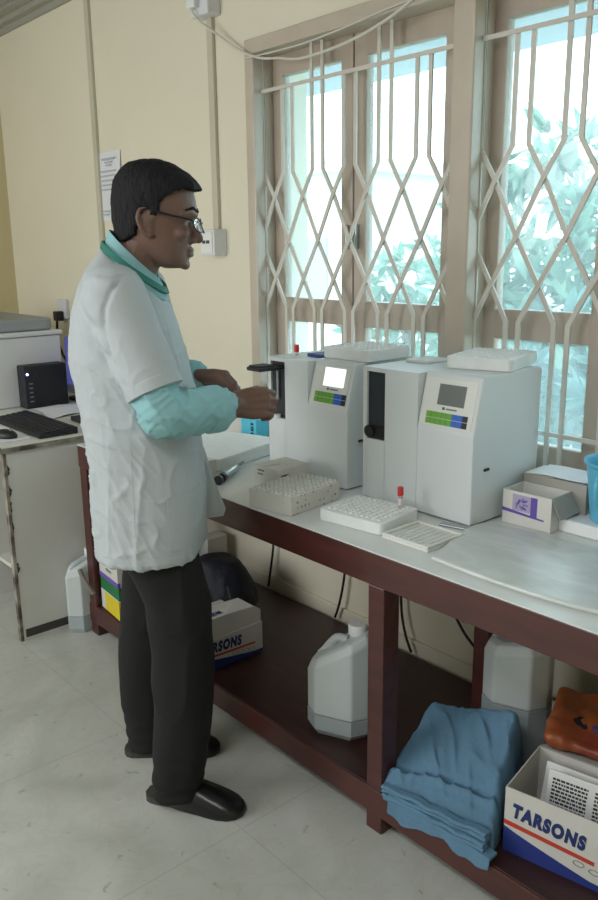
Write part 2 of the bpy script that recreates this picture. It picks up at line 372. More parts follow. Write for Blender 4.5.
def roundrect(x0, x1, y0, y1, r, k=5):
    out = []
    for cx, cy, a in ((x1-r, y1-r, 0), (x0+r, y1-r, PI/2), (x0+r, y0+r, PI), (x1-r, y0+r, 3*PI/2)):
        for j in range(k+1): t = a+PI/2*j/k; out.append((cx+r*math.cos(t), cy+r*math.sin(t)))
    return out

# ------------------------------------------------------------------ room shell
YW, XL, ZC = 1.95, -4.72, 2.645
XR, YB = 1.6, -2.6
WX0, WX1, WZ0, WZ1 = -2.455, -0.52, 0.80, 2.135       # window opening
bm = B(); box(bm, XL-0.2, XR+0.2, YB-0.2, YW+0.25, -0.12, 0); struct(obj('floor', bm, M['floor']))
bm = B(); box(bm, XL-0.2, XR+0.2, YB-0.2, YW+0.25, ZC, ZC+0.15); struct(obj('ceiling', bm, M['ceiling']))
bm = B(); box(bm, XL-0.2, XL, YB, YW+0.25, 0, ZC); struct(obj('wall_left', bm, M['wall_tan']))
bm = B(); box(bm, XR, XR+0.2, YB, YW+0.25, 0, ZC); struct(obj('wall_right', bm, M['wall']))
bm = B(); box(bm, XL-0.2, XR+0.2, YB-0.2, YB, 0, ZC); struct(obj('wall_back', bm, M['wall']))
bm = B()
box(bm, XL, WX0, YW, YW+0.25, 0, ZC); box(bm, WX1, XR, YW, YW+0.25, 0, ZC)
box(bm, WX0, WX1, YW, YW+0.25, 0, WZ0); box(bm, WX0, WX1, YW, YW+0.25, WZ1, ZC)
struct(obj('wall_window', bm, M['wall']))
bm = B()
prism(bm, [(YW, ZC), (YW-0.10, ZC), (YW-0.10, ZC-0.015), (YW-0.055, ZC-0.02), (YW-0.05, ZC-0.04), (YW-0.02, ZC-0.045), (YW-0.016, ZC-0.07), (YW, ZC-0.07)], XL, XR, 'x')
struct(obj('trim_1', bm, M['trimgrey']))
bm = B(); box(bm, XL, -2.9, YW-0.012, YW, 0, 0.09); box(bm, -2.65, XR, YW-0.012, YW, 0, 0.165, 0.003); struct(obj('baseboard_window', bm, M['wall']))

# ------------------------------------------------------------------ window: frame, two casements, panes
win = struct(bpy.data.objects.new('window_1', None)); COL.objects.link(win); win.location = (-1.5, YW, WZ0)
bm = B()
FX0, FX1, FZ1 = -2.495, -0.48, 2.172
box(bm, FX0, FX0+0.048, YW-0.012, YW+0.09, WZ0-0.02, FZ1, 0.004); box(bm, FX1-0.048, FX1, YW-0.012, YW+0.09, WZ0-0.02, FZ1, 0.004)
box(bm, FX0, FX1, YW-0.0125, YW+0.0905, FZ1-0.05, FZ1, 0.004)
box(bm, FX0, FX1, YW-0.0125, YW+0.0905, WZ0-0.03, WZ0+0.02, 0.004)
obj('window_frame', bm, M['frame'], win, True)
bm = B(); box(bm, -1.556, -1.482, YW-0.014, YW+0.10, WZ0, FZ1-0.03, 0.005); obj('window_post', bm, M['frame'], win, True)
YC = 2.045
def casement(x0, x1, hinge):
    a, b = x0+0.055, x1-0.055
    zs = [(WZ0+0.02, 0.895), (1.188, 1.275), (2.052, 2.125)]
    bm = B()
    box(bm, x0, a, YC-0.018, YC+0.018, WZ0+0.02, 2.125, 0.004); box(bm, b, x1, YC-0.018, YC+0.018, WZ0+0.02, 2.125, 0.004)
    for z0, z1 in zs: box(bm, a-0.004, b+0.004, YC-0.0175, YC+0.0175, z0, z1, 0.004)
    c = obj('casement', bm, M['casement'], win, True)
    bm = B(); box(bm, a-0.003, b+0.003, YC-0.002, YC+0.002, 0.89, 1.193); obj('pane', bm, M['glass'], c, True)
    bm = B(); box(bm, a-0.003, b+0.003, YC-0.002, YC+0.002, 1.27, 2.057); obj('pane', bm, M['glass'], c, True)
    bm = B(); hx = x0+0.02 if hinge else x1-0.02
    box(bm, hx-0.006, hx+0.006, YC-0.034, YC-0.017, 1.45, 1.53, 0.002); obj('casement_handle', bm, M['metal'], c, True)
casement(-2.446, -2.035, False); casement(-2.028, -1.598, True)
casement(-1.496, -1.083, False); casement(-1.076, -0.53, True)
bm = B(); box(bm, FX0-0.01, FX1+0.01, YW-0.03, YW+0.01, WZ0-0.05, WZ0-0.028, 0.004); struct(obj('trim_2', bm, M['frame']))

# security grilles: flat bars that bend into a diamond lattice
YG = 1.985
def grille(xo, n, per, label):
    x0 = xo+0.023; x1 = xo+n*per-0.023; w = x1-x0
    g = thing('window_grille', label, 'window grille', (x0+w/2, YG, 1.5))
    def bar(name, pts, side=0):
        bm = B(); hw, t = 0.0068, 0.003; YG_ = YG+side*0.0032
        P = [Vector((p[0], YG_, p[1])) for p in pts]; rings = []
        for i, p in enumerate(P):
            d = (P[min(i+1, len(P)-1)]-P[max(i-1, 0)]).normalized(); s = Vector((-d.z, 0, d.x))
            k = 1.0
            if 0 < i < len(P)-1:
                d1 = (P[i]-P[i-1]).normalized(); k = 1/max(0.5, d.dot(d1))
            rings.append([p+s*hw*k+Vector((0, t, 0)), p+s*hw*k-Vector((0, t, 0)), p-s*hw*k-Vector((0, t, 0)), p-s*hw*k+Vector((0, t, 0))])
        loft(bm, rings); obj(name, bm, M['grille'], g, True)
    zt, zc, zb1, zA, zB, zC_, zb2, zl, z0 = 2.118, 2.0, 1.717, 1.628, 1.475, 1.343, 1.243, 0.943, 0.815
    for x in (x0, x0+w): bar('frame_bar', [(x, z0), (x, zt)])
    bm = B(); box(bm, x0, x0+w, YG-0.0125, YG-0.0065, zc-0.006, zc+0.006); obj('crossbar', bm, M['grille'], g, True)
    bm = B(); box(bm, x0, x0+w, YG-0.0125, YG-0.0065, zl-0.006, zl+0.006); obj('crossbar', bm, M['grille'], g, True)
    cs = [xo+per*i for i in range(0, n+1)]
    e = 0.023
    def clip(P):
        out = []
        for (xa, za), (xb, zb) in zip(P, P[1:]):
            t0, t1 = 0.0, 1.0; d = xb-xa
            if abs(d) < 1e-9:
                if not x0 <= xa <= x1: continue
            else:
                ta, tb = sorted(((x0-xa)/d, (x1-xa)/d)); t0, t1 = max(t0, ta), min(t1, tb)
                if t0 >= t1: continue
            q0 = (xa+d*t0, za+(zb-za)*t0); q1 = (xa+d*t1, za+(zb-za)*t1)
            if not out or (abs(out[-1][0]-q0[0])+abs(out[-1][1]-q0[1])) > 1e-6: out.append(q0)
            out.append(q1)
        return out
    for i in range(-1, n+2):
        c = xo+per*i; top = zt if i % 2 == 0 else zc
        for s in (1, -1):
            # from the upper bend of pair i, diagonally across two cells to the lower bend of pair i+2s
            pts = [(c+s*e, top), (c+s*e, zb1), (c+s*per/2, zA), (c+s*per, zB), (c+s*per*1.5, zC_), (c+s*(2*per-e), zb2), (c+s*(2*per-e), z0)]
            pts = clip(pts)
            if len(pts) > 1: bar('lattice_bar', pts, s)
    return g
grille(-2.472, 6, 0.155, 'white painted steel grille with diamond lattice in the window left of the post')
grille(-1.508, 6, 0.155, 'white painted steel grille with diamond lattice in front of the green trees')

# ------------------------------------------------------------------ outside
bm = B(); box(bm, -40, 20, 2.6, 60, -1.6, -1.5); struct(obj('ground_garden', bm, M['garden']))
bm = B(); box(bm, XL-1, XR+1, YW+0.25, 2.92, 2.19, 2.27); struct(obj('trim_3', bm, M['eave']))
def tree(name_label, base, crown, n, leaf, material, spread):
    g = thing('garden_tree', name_label, 'tree', base, 0, 'trees outside the window')
    bm = B(); cx, cy, cz = crown
    tube(bm, smooth_path([base, ((base[0]+cx)/2+0.1, (base[1]+cy)/2, (base[2]+cz)/2), crown]), [0.09]*6+[0.07]*6+[0.04])
    for k in range(9):
        a = random.uniform(0, 2*PI); d = Vector((math.cos(a)*spread[0]*0.8, math.sin(a)*spread[1]*0.8, random.uniform(-0.4, 0.7)*spread[2]))
        s = Vector(base).lerp(Vector(crown), random.uniform(0.6, 1)); e = Vector(crown)+d
        tube(bm, smooth_path([s, (s+e)/2+Vector((0, 0, 0.12)), e], 3), [0.03, 0.028, 0.025, 0.02, 0.016, 0.012, 0.008], 6)
    obj('trunk', bm, M['bark'], g, True)
    bm = B()
    for k in range(n):
        while True:
            q = Vector((random.uniform(-1, 1), random.uniform(-1, 1), random.uniform(-1, 1)))
            if q.length < 1: break
        if noise.noise(q*3.4+Vector(base)) < 0.0: continue
        o = Vector(crown)+Vector((q.x*spread[0], q.y*spread[1], q.z*spread[2]))
        ax0 = Vector((random.gauss(0, 1), random.gauss(0, 1), random.gauss(0.1, 0.8))).normalized()
        for j in range(7):
            d = (ax0+Vector((random.gauss(0, .55), random.gauss(0, .55), random.gauss(0, .55)))).normalized()
            s = d.cross(Vector((random.gauss(0, 1), random.gauss(0, 1), random.gauss(0, 1)))).normalized()
            up = d.cross(s); l = leaf*random.uniform(0.7, 1.3); wd = l*0.13
            p = [o, o+d*l*0.3+s*wd, o+d*l*0.65+s*wd*0.9-up*l*0.05, o+d*l-up*l*0.16, o+d*l*0.65-s*wd*0.9-up*l*0.05, o+d*l*0.3-s*wd]
            v = [bm.verts.new(x) for x in p]; bm.faces.new((v[0], v[1], v[5])); bm.faces.new((v[1], v[2], v[4], v[5])); bm.faces.new((v[2], v[3], v[4]))
    obj('foliage', bm, material, g, True)
    return g
tree('green long-leaved tree filling the window pane right of the post', (-3.0, 5.6, -1.5), (-3.25, 5.4, 0.95), 760, 0.21, M['leaf'], (0.95, 0.8, 1.4))
tree('bushy blue-green tree low behind the lower pane beside the bowl', (-2.2, 3.9, -1.5), (-2.25, 3.9, 0.2), 480, 0.16, M['leaf2'], (0.75, 0.5, 0.9))
tree('pale distant tree seen low through the pane just left of the post', (-7.2, 8.2, -1.5), (-7.2, 8.2, 0.5), 260, 0.26, M['leaf'], (0.95, 0.9, 1.25))
bld = thing('pale_house', 'pale white house seen through the leftmost window pane', 'house', (-16.5, 13.5, -1.5))
bm = B(); box(bm, -21, -12.5, 12.5, 15.5, -1.5, 3.0); obj('wall', bm, M['ext_white'], bld, True)
bm = B(); box(bm, -21.4, -12.1, 12.1, 15.9, 3.0, 3.25); obj('roof', bm, M['ext_white'], bld, True)
for x in (-19.6, -17.8, -16.0, -14.2):
    bm = B(); box(bm, x, x+0.9, 12.46, 12.56, 0.4, 1.7); obj('window', bm, M['ext_win'], bld, True)

# ------------------------------------------------------------------ fittings on the wall
def conduit(x, z0, z1, label):
    bm = B(); box(bm, x-0.0175, x+0.0175, YW-0.016, YW, z0, z1, 0.003); return tag(obj('conduit', bm, M['conduit']), label, 'conduit')
conduit(-3.635, 0.95, ZC-0.07, 'tall grey cable conduit on the wall beside the paper notice')
conduit(-2.698, 1.53, 2.30, 'grey cable conduit running up from the switch box to the junction box')
sw = thing('wall_switch', 'white switch box on the wall at the foot of the conduit, beside the face', 'switch', (-2.70, YW, 1.48))
bm = B(); box(bm, -2.740, -2.648, YW-0.062, YW, 1.432, 1.531, 0.004); obj('box_body', bm, M['box_pvc'], sw, True)
bm = B(); box(bm, -2.732, -2.656, YW-0.067, YW-0.06, 1.441, 1.522, 0.003); fp = obj('face_plate', bm, M['white'], sw, True)
for x in (-2.707, -2.681):
    bm = B(); box(bm, x-0.009, x+0.009, YW-0.0705, YW-0.066, 1.477, 1.489, 0.001); obj('rocker', bm, M['socket'], fp, True)
jb = thing('junction_box', 'white junction box at the top of the wall with a cable plugged in', 'junction box', (-2.70, YW, 2.33))
bm = B(); box(bm, -2.752, -2.640, YW-0.06, YW, 2.285, 2.40, 0.006); obj('box_body', bm, M['box_pvc'], jb, True)
bm = B(); box(bm, -2.742, -2.690, YW-0.085, YW-0.058, 2.31, 2.35, 0.005); obj('plug', bm, M['white'], jb, True)
bm = B(); tube(bm, smooth_path([(-2.715, YW-0.08, 2.309), (-2.69, YW-0.07, 2.27), (-2.62, YW-0.04, 2.215), (-2.505, YW-0.03, 2.143), (-2.40, YW-0.02, 2.10), (-2.30, YW-0.015, 2.083), (-2.18, YW-0.015, 2.063), (-1.98, YW-0.015, 2.072), (-1.80, YW-0.015, 2.105), (-1.62, YW-0.02, 2.16), (-1.4, YW-0.02, 2.185), (-0.9, YW-0.015, 2.18)]), 0.0045, 8)
tag(obj('cable', bm, M['cable_w'], smooth=True), 'white cable drooping from the junction box across the top of the window', 'cable')
bm = B(); tube(bm, smooth_path([(-2.47, YW-0.018, 2.11), (-2.2, YW-0.016, 2.105), (-2.0, YW-0.016, 2.115), (-1.75, YW-0.018, 2.135), (-1.4, YW-0.02, 2.15)]), 0.003, 8)
tag(obj('cable', bm, M['cable_w'], smooth=True), 'thin straight white cable just above the drooping one at the window top', 'cable')
no = thing('paper_notice', 'white paper notice pinned on the wall behind the head', 'notice', (-3.53, YW, 1.74))
bm = B(); NX0, NX1, NZ0, NZ1 = -3.625, -3.425, 1.59, 1.895
vs = []
for i in range(9):
    t = i/8; row = []
    for j in range(2):
        row.append((NX0+(NX1-NX0)*j, YW-0.003-0.008*math.sin(t*PI)*j, NZ0+(NZ1-NZ0)*t))
    vs.append(row)
loft(bm, [[Vector(a), Vector(b), Vector(b)+Vector((0, 0.001, 0)), Vector(a)+Vector((0, 0.001, 0))] for a, b in vs]); obj('sheet', bm, M['paper'], no, True)
for k, (a, b, z) in enumerate(((-3.585, -3.465, 1.862), (-3.56, -3.49, 1.848), (-3.55, -3.50, 1.835), (-3.60, -3.46, 1.81), (-3.60, -3.45, 1.79), (-3.60, -3.47, 1.77), (-3.60, -3.45, 1.75), (-3.60, -3.50, 1.73), (-3.60, -3.54, 1.635), (-3.60, -3.55, 1.62))):
    bm = B(); box(bm, a, b, YW-0.0135, YW-0.0115, z-0.003, z+0.003 if k else z+0.005); obj('print_line', bm, M['faint'], no, True)
so = thing('wall_socket', 'white wall socket with a black plug behind the back of the coat', 'socket', (-4.1, YW, 1.15))
bm = B(); box(bm, -4.16, -4.06, YW-0.02, YW, 1.11, 1.21, 0.004); obj('face_plate', bm, M['box_pvc'], so, True)
bm = B(); box(bm, -4.135, -4.085, YW-0.06, YW-0.02, 1.10, 1.15, 0.006); obj('plug', bm, M['black'], so, True)
bm = B(); tube(bm, smooth_path([(-4.11, YW-0.05, 1.10), (-4.12, YW-0.05, 1.0), (-4.10, YW-0.04, 0.93), (-4.0, YW-0.05, 0.86), (-3.95, YW-0.06, 0.80)]), 0.007, 8); obj('cord', bm, M['cable_b'], so, True, smooth=True)

# ------------------------------------------------------------------ workbench
ZT = 0.757; BX0, BX1 = -2.765, 0.25; YF = 1.315
wbn = thing('workbench', 'long dark red-brown wooden workbench with white laminate top under the window', 'workbench', (-1.25, 1.6, 0))
bm = B(); box(bm, BX0, BX1, YF+0.004, YW-0.005, ZT-0.028, ZT-0.003, 0.002); obj('top_board', bm, M['wood'], wbn, True)
bm = B(); box(bm, BX0-0.002, BX1+0.002, YF, YW-0.004, ZT-0.003, ZT, 0.001); obj('laminate_sheet', bm, M['laminate'], wbn, True)
bm = B(); box(bm, BX0, BX1, YF+0.001, YF+0.026, 0.672, ZT-0.0035, 0.002); obj('apron', bm, M['wood'], wbn, True)
bm = B(); box(bm, BX0, BX0+0.025, YF+0.03, 1.79, 0.672, ZT-0.03, 0.002); obj('apron', bm, M['wood'], wbn, True)
for x in (-2.76, -1.264, -0.1):
    bm = B(); box(bm, x, x+0.052, YF+0.002, YF+0.057, 0, 0.672, 0.003); obj('leg', bm, M['wood'], wbn, True)
    bm = B(); box(bm, x, x+0.05, 1.745, 1.797, 0, ZT-0.03, 0.003); obj('leg', bm, M['wood'], wbn, True)
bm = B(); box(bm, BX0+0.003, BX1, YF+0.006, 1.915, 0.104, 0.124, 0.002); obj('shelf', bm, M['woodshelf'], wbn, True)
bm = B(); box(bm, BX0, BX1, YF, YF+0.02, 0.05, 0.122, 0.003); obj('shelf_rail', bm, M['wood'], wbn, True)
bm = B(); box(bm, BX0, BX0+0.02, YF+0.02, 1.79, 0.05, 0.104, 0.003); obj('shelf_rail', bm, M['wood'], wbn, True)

# ------------------------------------------------------------------ analysers
def analyser(x0, xs, x1, yf, zt, lit, label, flap):
    """x0..xs sampler tower, xs..x1 console with sloping panel"""
    yb = 1.905
    a = thing('blood_analyser', label, 'laboratory analyser', ((x0+x1)/2, (yf+yb)/2, ZT), 0, 'laboratory analysers on the bench')
    zf = ZT+0.004
    bm = B()
    prism(bm, [(yf, zf), (yf, ZT+0.235), (yf+0.034, zt-0.004), (yf+0.042, zt), (yb, zt), (yb, zf)], xs+0.001, x1, 'x', 0.004)
    obj('console_housing', bm, M['mach'], a, True)
    bm = B(); sl0, sl1, sz0, sz1 = x0+0.014, x0+0.082, ZT+0.175, zt-0.018
    # tower front with a recess for the sampling slot
    box(bm, x0, xs-0.001, yf+0.05, yb, zf, zt-0.006, 0.003)
    box(bm, x0, sl0, yf+0.004, yf+0.052, zf, zt-0.006); box(bm, sl1, xs-0.001, yf+0.004, yf+0.052, zf, zt-0.006)
    box(bm, sl0-0.001, sl1+0.001, yf+0.004, yf+0.052, zf, sz0); box(bm, sl0-0.001, sl1+0.001, yf+0.004, yf+0.052, sz1, zt-0.006)
    obj('sampler_housing', bm, M['mach'], a, True)
    bm = B(); box(bm, sl0, sl1, yf+0.010, yf+0.0505, sz0, sz1, 0.002); so_ = obj('sampling_slot', bm, M['slot'], a, True)
    if flap:
        bm = B(); box(bm, sl0-0.012, sl1-0.012, yf-0.085, yf+0.03, sz1-0.024, sz1-0.012, 0.004); box(bm, sl0-0.006, sl1-0.02, yf-0.08, yf-0.02, sz1-0.013, sz1-0.007, 0.003)
        obj('slot_flap', bm, M['black2'], a, True)
        bm = B(); tube(bm, [(sl0+0.034, yf+0.003, sz1-0.03), (sl0+0.034, yf+0.003, sz0+0.06)], 0.004, 8); obj('sampling_probe', bm, M['metal'], a, True)
        bm = B(); tube(bm, [(sl0+0.034, yf+0.0, sz0+0.001), (sl0+0.034, yf+0.0, sz0+0.012)], 0.012, 12); obj('tube_holder', bm, M['white'], a, True)
    else:
        bm = B(); tube(bm, [(sl0+0.012, yf-0.002, sz0+0.022), (sl0+0.012, yf+0.02, sz0+0.022)], 0.017, 16)
        box(bm, sl0+0.012, sl1-0.001, yf+0.006, yf+0.013, sz0+0.006, sz0+0.038, 0.002); obj('slot_knob', bm, M['black'], a, True)
    for z in (0.004,):
        for fx in (x0+0.03, xs-0.03, xs+0.03, x1-0.03):
            for fy in (yf+0.05, yb-0.04):
                bm = B(); tube(bm, [(fx, fy, ZT), (fx, fy, ZT+0.006)], 0.011, 10); obj('foot', bm, M['black'], a, True)
    # sloping control panel: s across, t up the slope
    p0 = Vector((xs, yf, ZT+0.235)); sx = Vector((1, 0, 0)); up = Vector((0, 0.034, zt-0.004-ZT-0.235)); hgt = up.length; up.normalize(); nn = sx.cross(up)
    W = x1-xs
    def quad(name, s0, s1, t0, t1, m, parent, th=0.0015, lift=0.0):
        bm = B(); c = [p0+sx*s+up*t for s, t in ((s0, t0), (s1, t0), (s1, t1), (s0, t1))]
        loft(bm, [[q+nn*(lift-0.001) for q in c], [q+nn*(lift+th) for q in c]]); return obj(name, bm, m, parent, True)
    pn = quad('control_panel', 0.010, W-0.012, 0.012, hgt-0.012, M['mach2'], a)
    quad('display_screen', 0.055, 0.140, 0.068, 0.122, M['screen_on'] if lit else M['screen_off'], pn, 0.001, 0.0016)
    quad('panel_mark', 0.074, 0.082, 0.056, 0.063, M['green_print'], pn, 0.0005, 0.0016)
    quad('panel_mark', 0.086, 0.120, 0.057, 0.061, M['grey_print'], pn, 0.0005, 0.0016)
    n = 8; kx0, kx1 = 0.026, 0.159; kw = (kx1-kx0)/n
    for r in range(2):
        for c in range(n):
            m = M['key_green'] if c < 5 else M['key_blue'] if c < 7 else M['key_black']
            quad('key', kx0+c*kw+0.0007, kx0+(c+1)*kw-0.0007, 0.017+r*0.0165, 0.017+r*0.0165+0.0152, m, pn, 0.0014, 0.0016)
    if not lit: quad('indicator_lamp', 0.162, 0.168, 0.026, 0.032, M['white'], pn, 0.002, 0.0016)
    bm = B(); box(bm, x1-0.001, x1+0.004, yf+0.048, yf+0.068, ZT+0.140, ZT+0.147, 0.001); obj('side_latch', bm, M['black'], a, True)
    return a
analyser(-2.005, -1.815, -1.645, 1.618, 1.130, True, 'white laboratory analyser with a lit screen, the one nearer the man', True)
analyser(-1.580, -1.380, -1.196, 1.616, 1.140, False, 'white laboratory analyser with a grey blank screen, nearer the bowl', False)

# trays of white foam with rows of hollows
def foam_tray(name, c, w, d, h, rz, label, nx=10, ny=9, group='white foam tube trays'):
    t = thing(name, label, 'tray', c, rz, group)
    bm = B(); prism(bm, roundrect(-w/2, w/2, -d/2, d/2, 0.014), 0, h, 'z', 0.003); obj('tray_body', bm, M['foam'], t)
    bm = B(); mx, my = w-0.03, d-0.03
    for i in range(nx):
        for j in range(ny):
            x = -mx/2+mx*(i+0.5)/nx; y = -my/2+my*(j+0.5)/ny; s = min(mx/nx, my/ny)*0.36
            lathe(bm, [(s, h-0.001), (s*0.9, h+0.0035), (s*0.55, h+0.0035), (s*0.45, h+0.0005)], (x, y, 0), 10)
    obj('tube_wells', bm, M['foam'], t); return t
foam_tray('foam_tray', (-1.308, 1.838, 1.1405), 0.182, 0.215, 0.032, 0.28, 'white foam tube tray lying on top of the blank-screen analyser')
foam_tray('foam_tray', (-1.728, 1.785, 1.1305), 0.192, 0.19, 0.034, 0.0, 'white foam tube tray lying on top of the lit-screen analyser')
foam_tray('foam_tray', (-1.420, 1.478, ZT+0.0005), 0.205, 0.17, 0.031, 0.13, 'white foam tube tray on the bench in front of the blank-screen analyser')

def test_tube(c, label, h=0.055):
    t = thing('sample_tube', label, 'sample tube', c, 0, 'red-capped sample tubes')
    bm = B(); lathe(bm, [(0.004, 0), (0.0062, 0.003), (0.0062, h)], n=14); obj('tube_body', bm, M['clear'], t, smooth=True)
    bm = B(); lathe(bm, [(0.0064, h*0.25), (0.0066, h*0.27), (0.0066, h*0.75), (0.0064, h*0.77)], n=14); obj('tube_label', bm, M['label_pink'], t, smooth=True)
    bm = B(); lathe(bm, [(0.0075, h-0.002), (0.0082, h), (0.0082, h+0.019), (0.007, h+0.021)], n=14); obj('cap', bm, M['red_cap'], t, smooth=True)
    return t
test_tube((-1.36, 1.535, ZT+0.032), 'red-capped sample tube standing on the foam tray on the bench', 0.038)
test_tube((-1.955, 1.70, 1.1242), 'red-capped sample tube on top of the lit-screen analyser', 0.012)
bm = B(); box(bm, -1.905, -1.832, 1.70, 1.79, 1.1242, 1.1345, 0.002); tag(obj('notebook', bm, M['navy']), 'small dark blue booklet on the lit-screen analyser beside its tray', 'booklet')
bm = B(); prism(bm, roundrect(-1.555, -1.475, 1.765, 1.865, 0.006), 1.1345, 1.1425, 'z', 0.002); tag(obj('plastic_plate', bm, M['white']), 'small flat white plate on the sampler tower of the blank-screen analyser', 'plate')

# cartons and small things on the bench, left to right
c = thing('reagent_carton', 'small white carton with dark print standing behind the dotted tube box', 'carton', (-1.797, 1.495, ZT), 0.02)
bm = B(); box(bm, -0.052, 0.052, -0.06, 0.065, 0.0005, 0.078, 0.0015); obj('carton_body', bm, M['card'], c)
bm = B(); box(bm, -0.050, 0.0, -0.062, 0.0, 0.0785, 0.0795); obj('flap', bm, M['card'], c)
for z, a, b in ((0.063, -0.035, -0.006), (0.052, -0.035, -0.012)):
    bm = B(); box(bm, a, b, -0.0612, -0.0598, z, z+0.004); obj('print_line', bm, M['grey_print'], c)
for z, a, b in ((0.052, -0.044, -0.018), (0.040, -0.044, -0.022), (0.028, -0.044, -0.012)):
    bm = B(); box(bm, 0.0515, 0.0527, a, b, z, z+0.007); obj('print_line', bm, M['dark_print'], c)
c = thing('tube_box', 'white dotted cardboard tube box in front of the lit-screen analyser', 'tube box', (-1.667, 1.437, ZT), 0.13)
bm = B(); box(bm, -0.078, 0.078, -0.105, 0.105, 0.0005, 0.052, 0.0015); obj('box_body', bm, M['rackprint'], c)
bm = B()
for i in range(9):
    for j in range(12):
        x = -0.066+0.0165*i; y = -0.093+0.017*j
        lathe(bm, [(0.0062, 0.0515), (0.0055, 0.0565), (0.0025, 0.0575)], (x, y, 0), 8)
obj('tube_tops', bm, M['foam2'], c)
c = thing('flat_tray', 'shallow white tray with ridges lying at the bench edge before the slab', 'tray', (-1.228, 1.470, ZT), 0.02)
bm = B(); box(bm, -0.072, 0.072, -0.07, 0.07, 0.0005, 0.009, 0.002); obj('tray_body', bm, M['foam2'], c)
for x0, x1, y0, y1 in ((-0.072, 0.072, -0.07, -0.061), (-0.072, 0.072, 0.061, 0.07), (-0.072, -0.063, -0.06, 0.06), (0.063, 0.072, -0.06, 0.06)):
    bm = B(); box(bm, x0, x1, y0, y1, 0.009, 0.015, 0.002); obj('rim', bm, M['foam2'], c)
bm = B()
for i in range(7): box(bm, -0.056+0.017*i, -0.049+0.017*i, -0.05, 0.05, 0.0085, 0.0115, 0.001)
obj('ridges', bm, M['foam2'], c)
bm = B(); box(bm, -1.268, -1.178, 1.585, 1.612, ZT+0.0005, ZT+0.0055, 0.002, mx=Matrix.Translation((-1.22, 1.598, 0)) @ Matrix.Rotation(0.25, 4, 'Z') @ Matrix.Translation((1.22, -1.598, 0)))
tag(obj('metal_strip', bm, M['metal']), 'short grey metal strip lying at the corner of the blank-screen analyser', 'strip')
# plastic-covered slab with rounded corners
sb = thing('bench_slab', 'large flat grey slab wrapped in clear plastic at the near end of the bench', 'slab', (-0.80, 1.53, ZT))
bm = B(); poly = [(-1.12, 1.372), (-0.95, 1.362), (-0.78, 1.372), (-0.66, 1.40), (-0.55, 1.45), (-0.48, 1.55), (-0.5, 1.66), (-0.62, 1.69), (-0.95, 1.695), (-1.16, 1.665), (-1.185, 1.60), (-1.15, 1.47)]
sm = smooth_path(list(map(lambda p: (p[0], p[1], 0), poly+[poly[0]])), 4)[:-1]
prism(bm, [(p.x, p.y) for p in sm], ZT+0.0005, ZT+0.011, 'z', 0.004); obj('slab_body', bm, M['slab'], sb, True)
# carton with purple print, a second box behind, a sheet of paper
c = thing('open_carton', 'white open carton with purple printed band right of the blank-screen analyser', 'carton', (-1.104, 1.768, ZT), 0.04)
bm = B()
for x0, x1, y0, y1 in ((-0.069, 0.069, -0.048, -0.046), (-0.069, 0.069, 0.046, 0.048), (-0.069, -0.067, -0.046, 0.046), (0.067, 0.069, -0.046, 0.046)): box(bm, x0, x1, y0, y1, 0.001, 0.09)
box(bm, -0.068, 0.068, -0.047, 0.047, 0.0008, 0.003); obj('carton_body', bm, M['card'], c)
bm = B(); loft(bm, [[Vector((0.0665, -0.046, 0.09)), Vector((0.0665, 0.046, 0.09)), Vector((0.0682, 0.046, 0.09)), Vector((0.0682, -0.046, 0.09))], [Vector((0.094, -0.05, 0.042)), Vector((0.094, 0.05, 0.042)), Vector((0.0957, 0.05, 0.042)), Vector((0.0957, -0.05, 0.042))]]); obj('flap', bm, M['card_in'], c)
bm = B(); prism(bm, [(-0.069, 0.034), (0.05, 0.027), (0.05, 0.031), (-0.069, 0.043)], -0.0488, -0.0478, 'y'); obj('printed_band', bm, M['purple'], c)
bm = B(); box(bm, 0.012, 0.030, -0.0488, -0.0478, 0.033, 0.083); obj('printed_band', bm, M['purple'], c)
bm = B(); box(bm, -0.040, 0.012, -0.0486, -0.0478, 0.040, 0.083); obj('printed_panel', bm, M['purple_pale'], c)
for k in range(7):
    a0 = -0.9+k*0.42; x0_, z0_ = -0.016+0.013*math.cos(a0*1.7), 0.060+0.011*math.sin(a0*2.3)
    poly = []
    for i in range(12):
        t = 2*PI*i/12; q = (0.0085*math.cos(t), 0.0030*math.sin(t)); poly.append((x0_+q[0]*math.cos(a0)-q[1]*math.sin(a0), z0_+q[0]*math.sin(a0)+q[1]*math.cos(a0)))
    bm = B(); prism(bm, poly, -0.0490-0.0001*k, -0.0484, 'y'); obj('printed_mark', bm, M['purple'] if k % 2 else M['purple_mid'], c)
c = thing('grey_carton', 'grey carton behind the purple-printed carton with a paper on top', 'carton', (-1.075, 1.872, ZT), 0.03)
bm = B(); box(bm, -0.105, 0.075, -0.052, 0.052, 0.001, 0.112, 0.0015); obj('carton_body', bm, M['card_in'], c)
bm = B(); box(bm, -0.103, -0.02, -0.05, 0.05, 0.1125, 0.1135); obj('flap', bm, M['card'], c)
c = thing('paper_sheet', 'white sheet of paper lying on the grey carton', 'paper', (-1.075, 1.872, ZT+0.114), 0.06)
bm = B(); loft(bm, [[Vector((x, -0.048, z)), Vector((x, 0.05, z+0.004)), Vector((x, 0.05, z+0.005)), Vector((x, -0.048, z+0.001))] for x, z in ((-0.085, 0.0005), (-0.04, 0.003), (0.0, 0.0015), (0.045, 0.001), (0.082, 0.003))]); obj('sheet', bm, M['paper'], c, smooth=True)
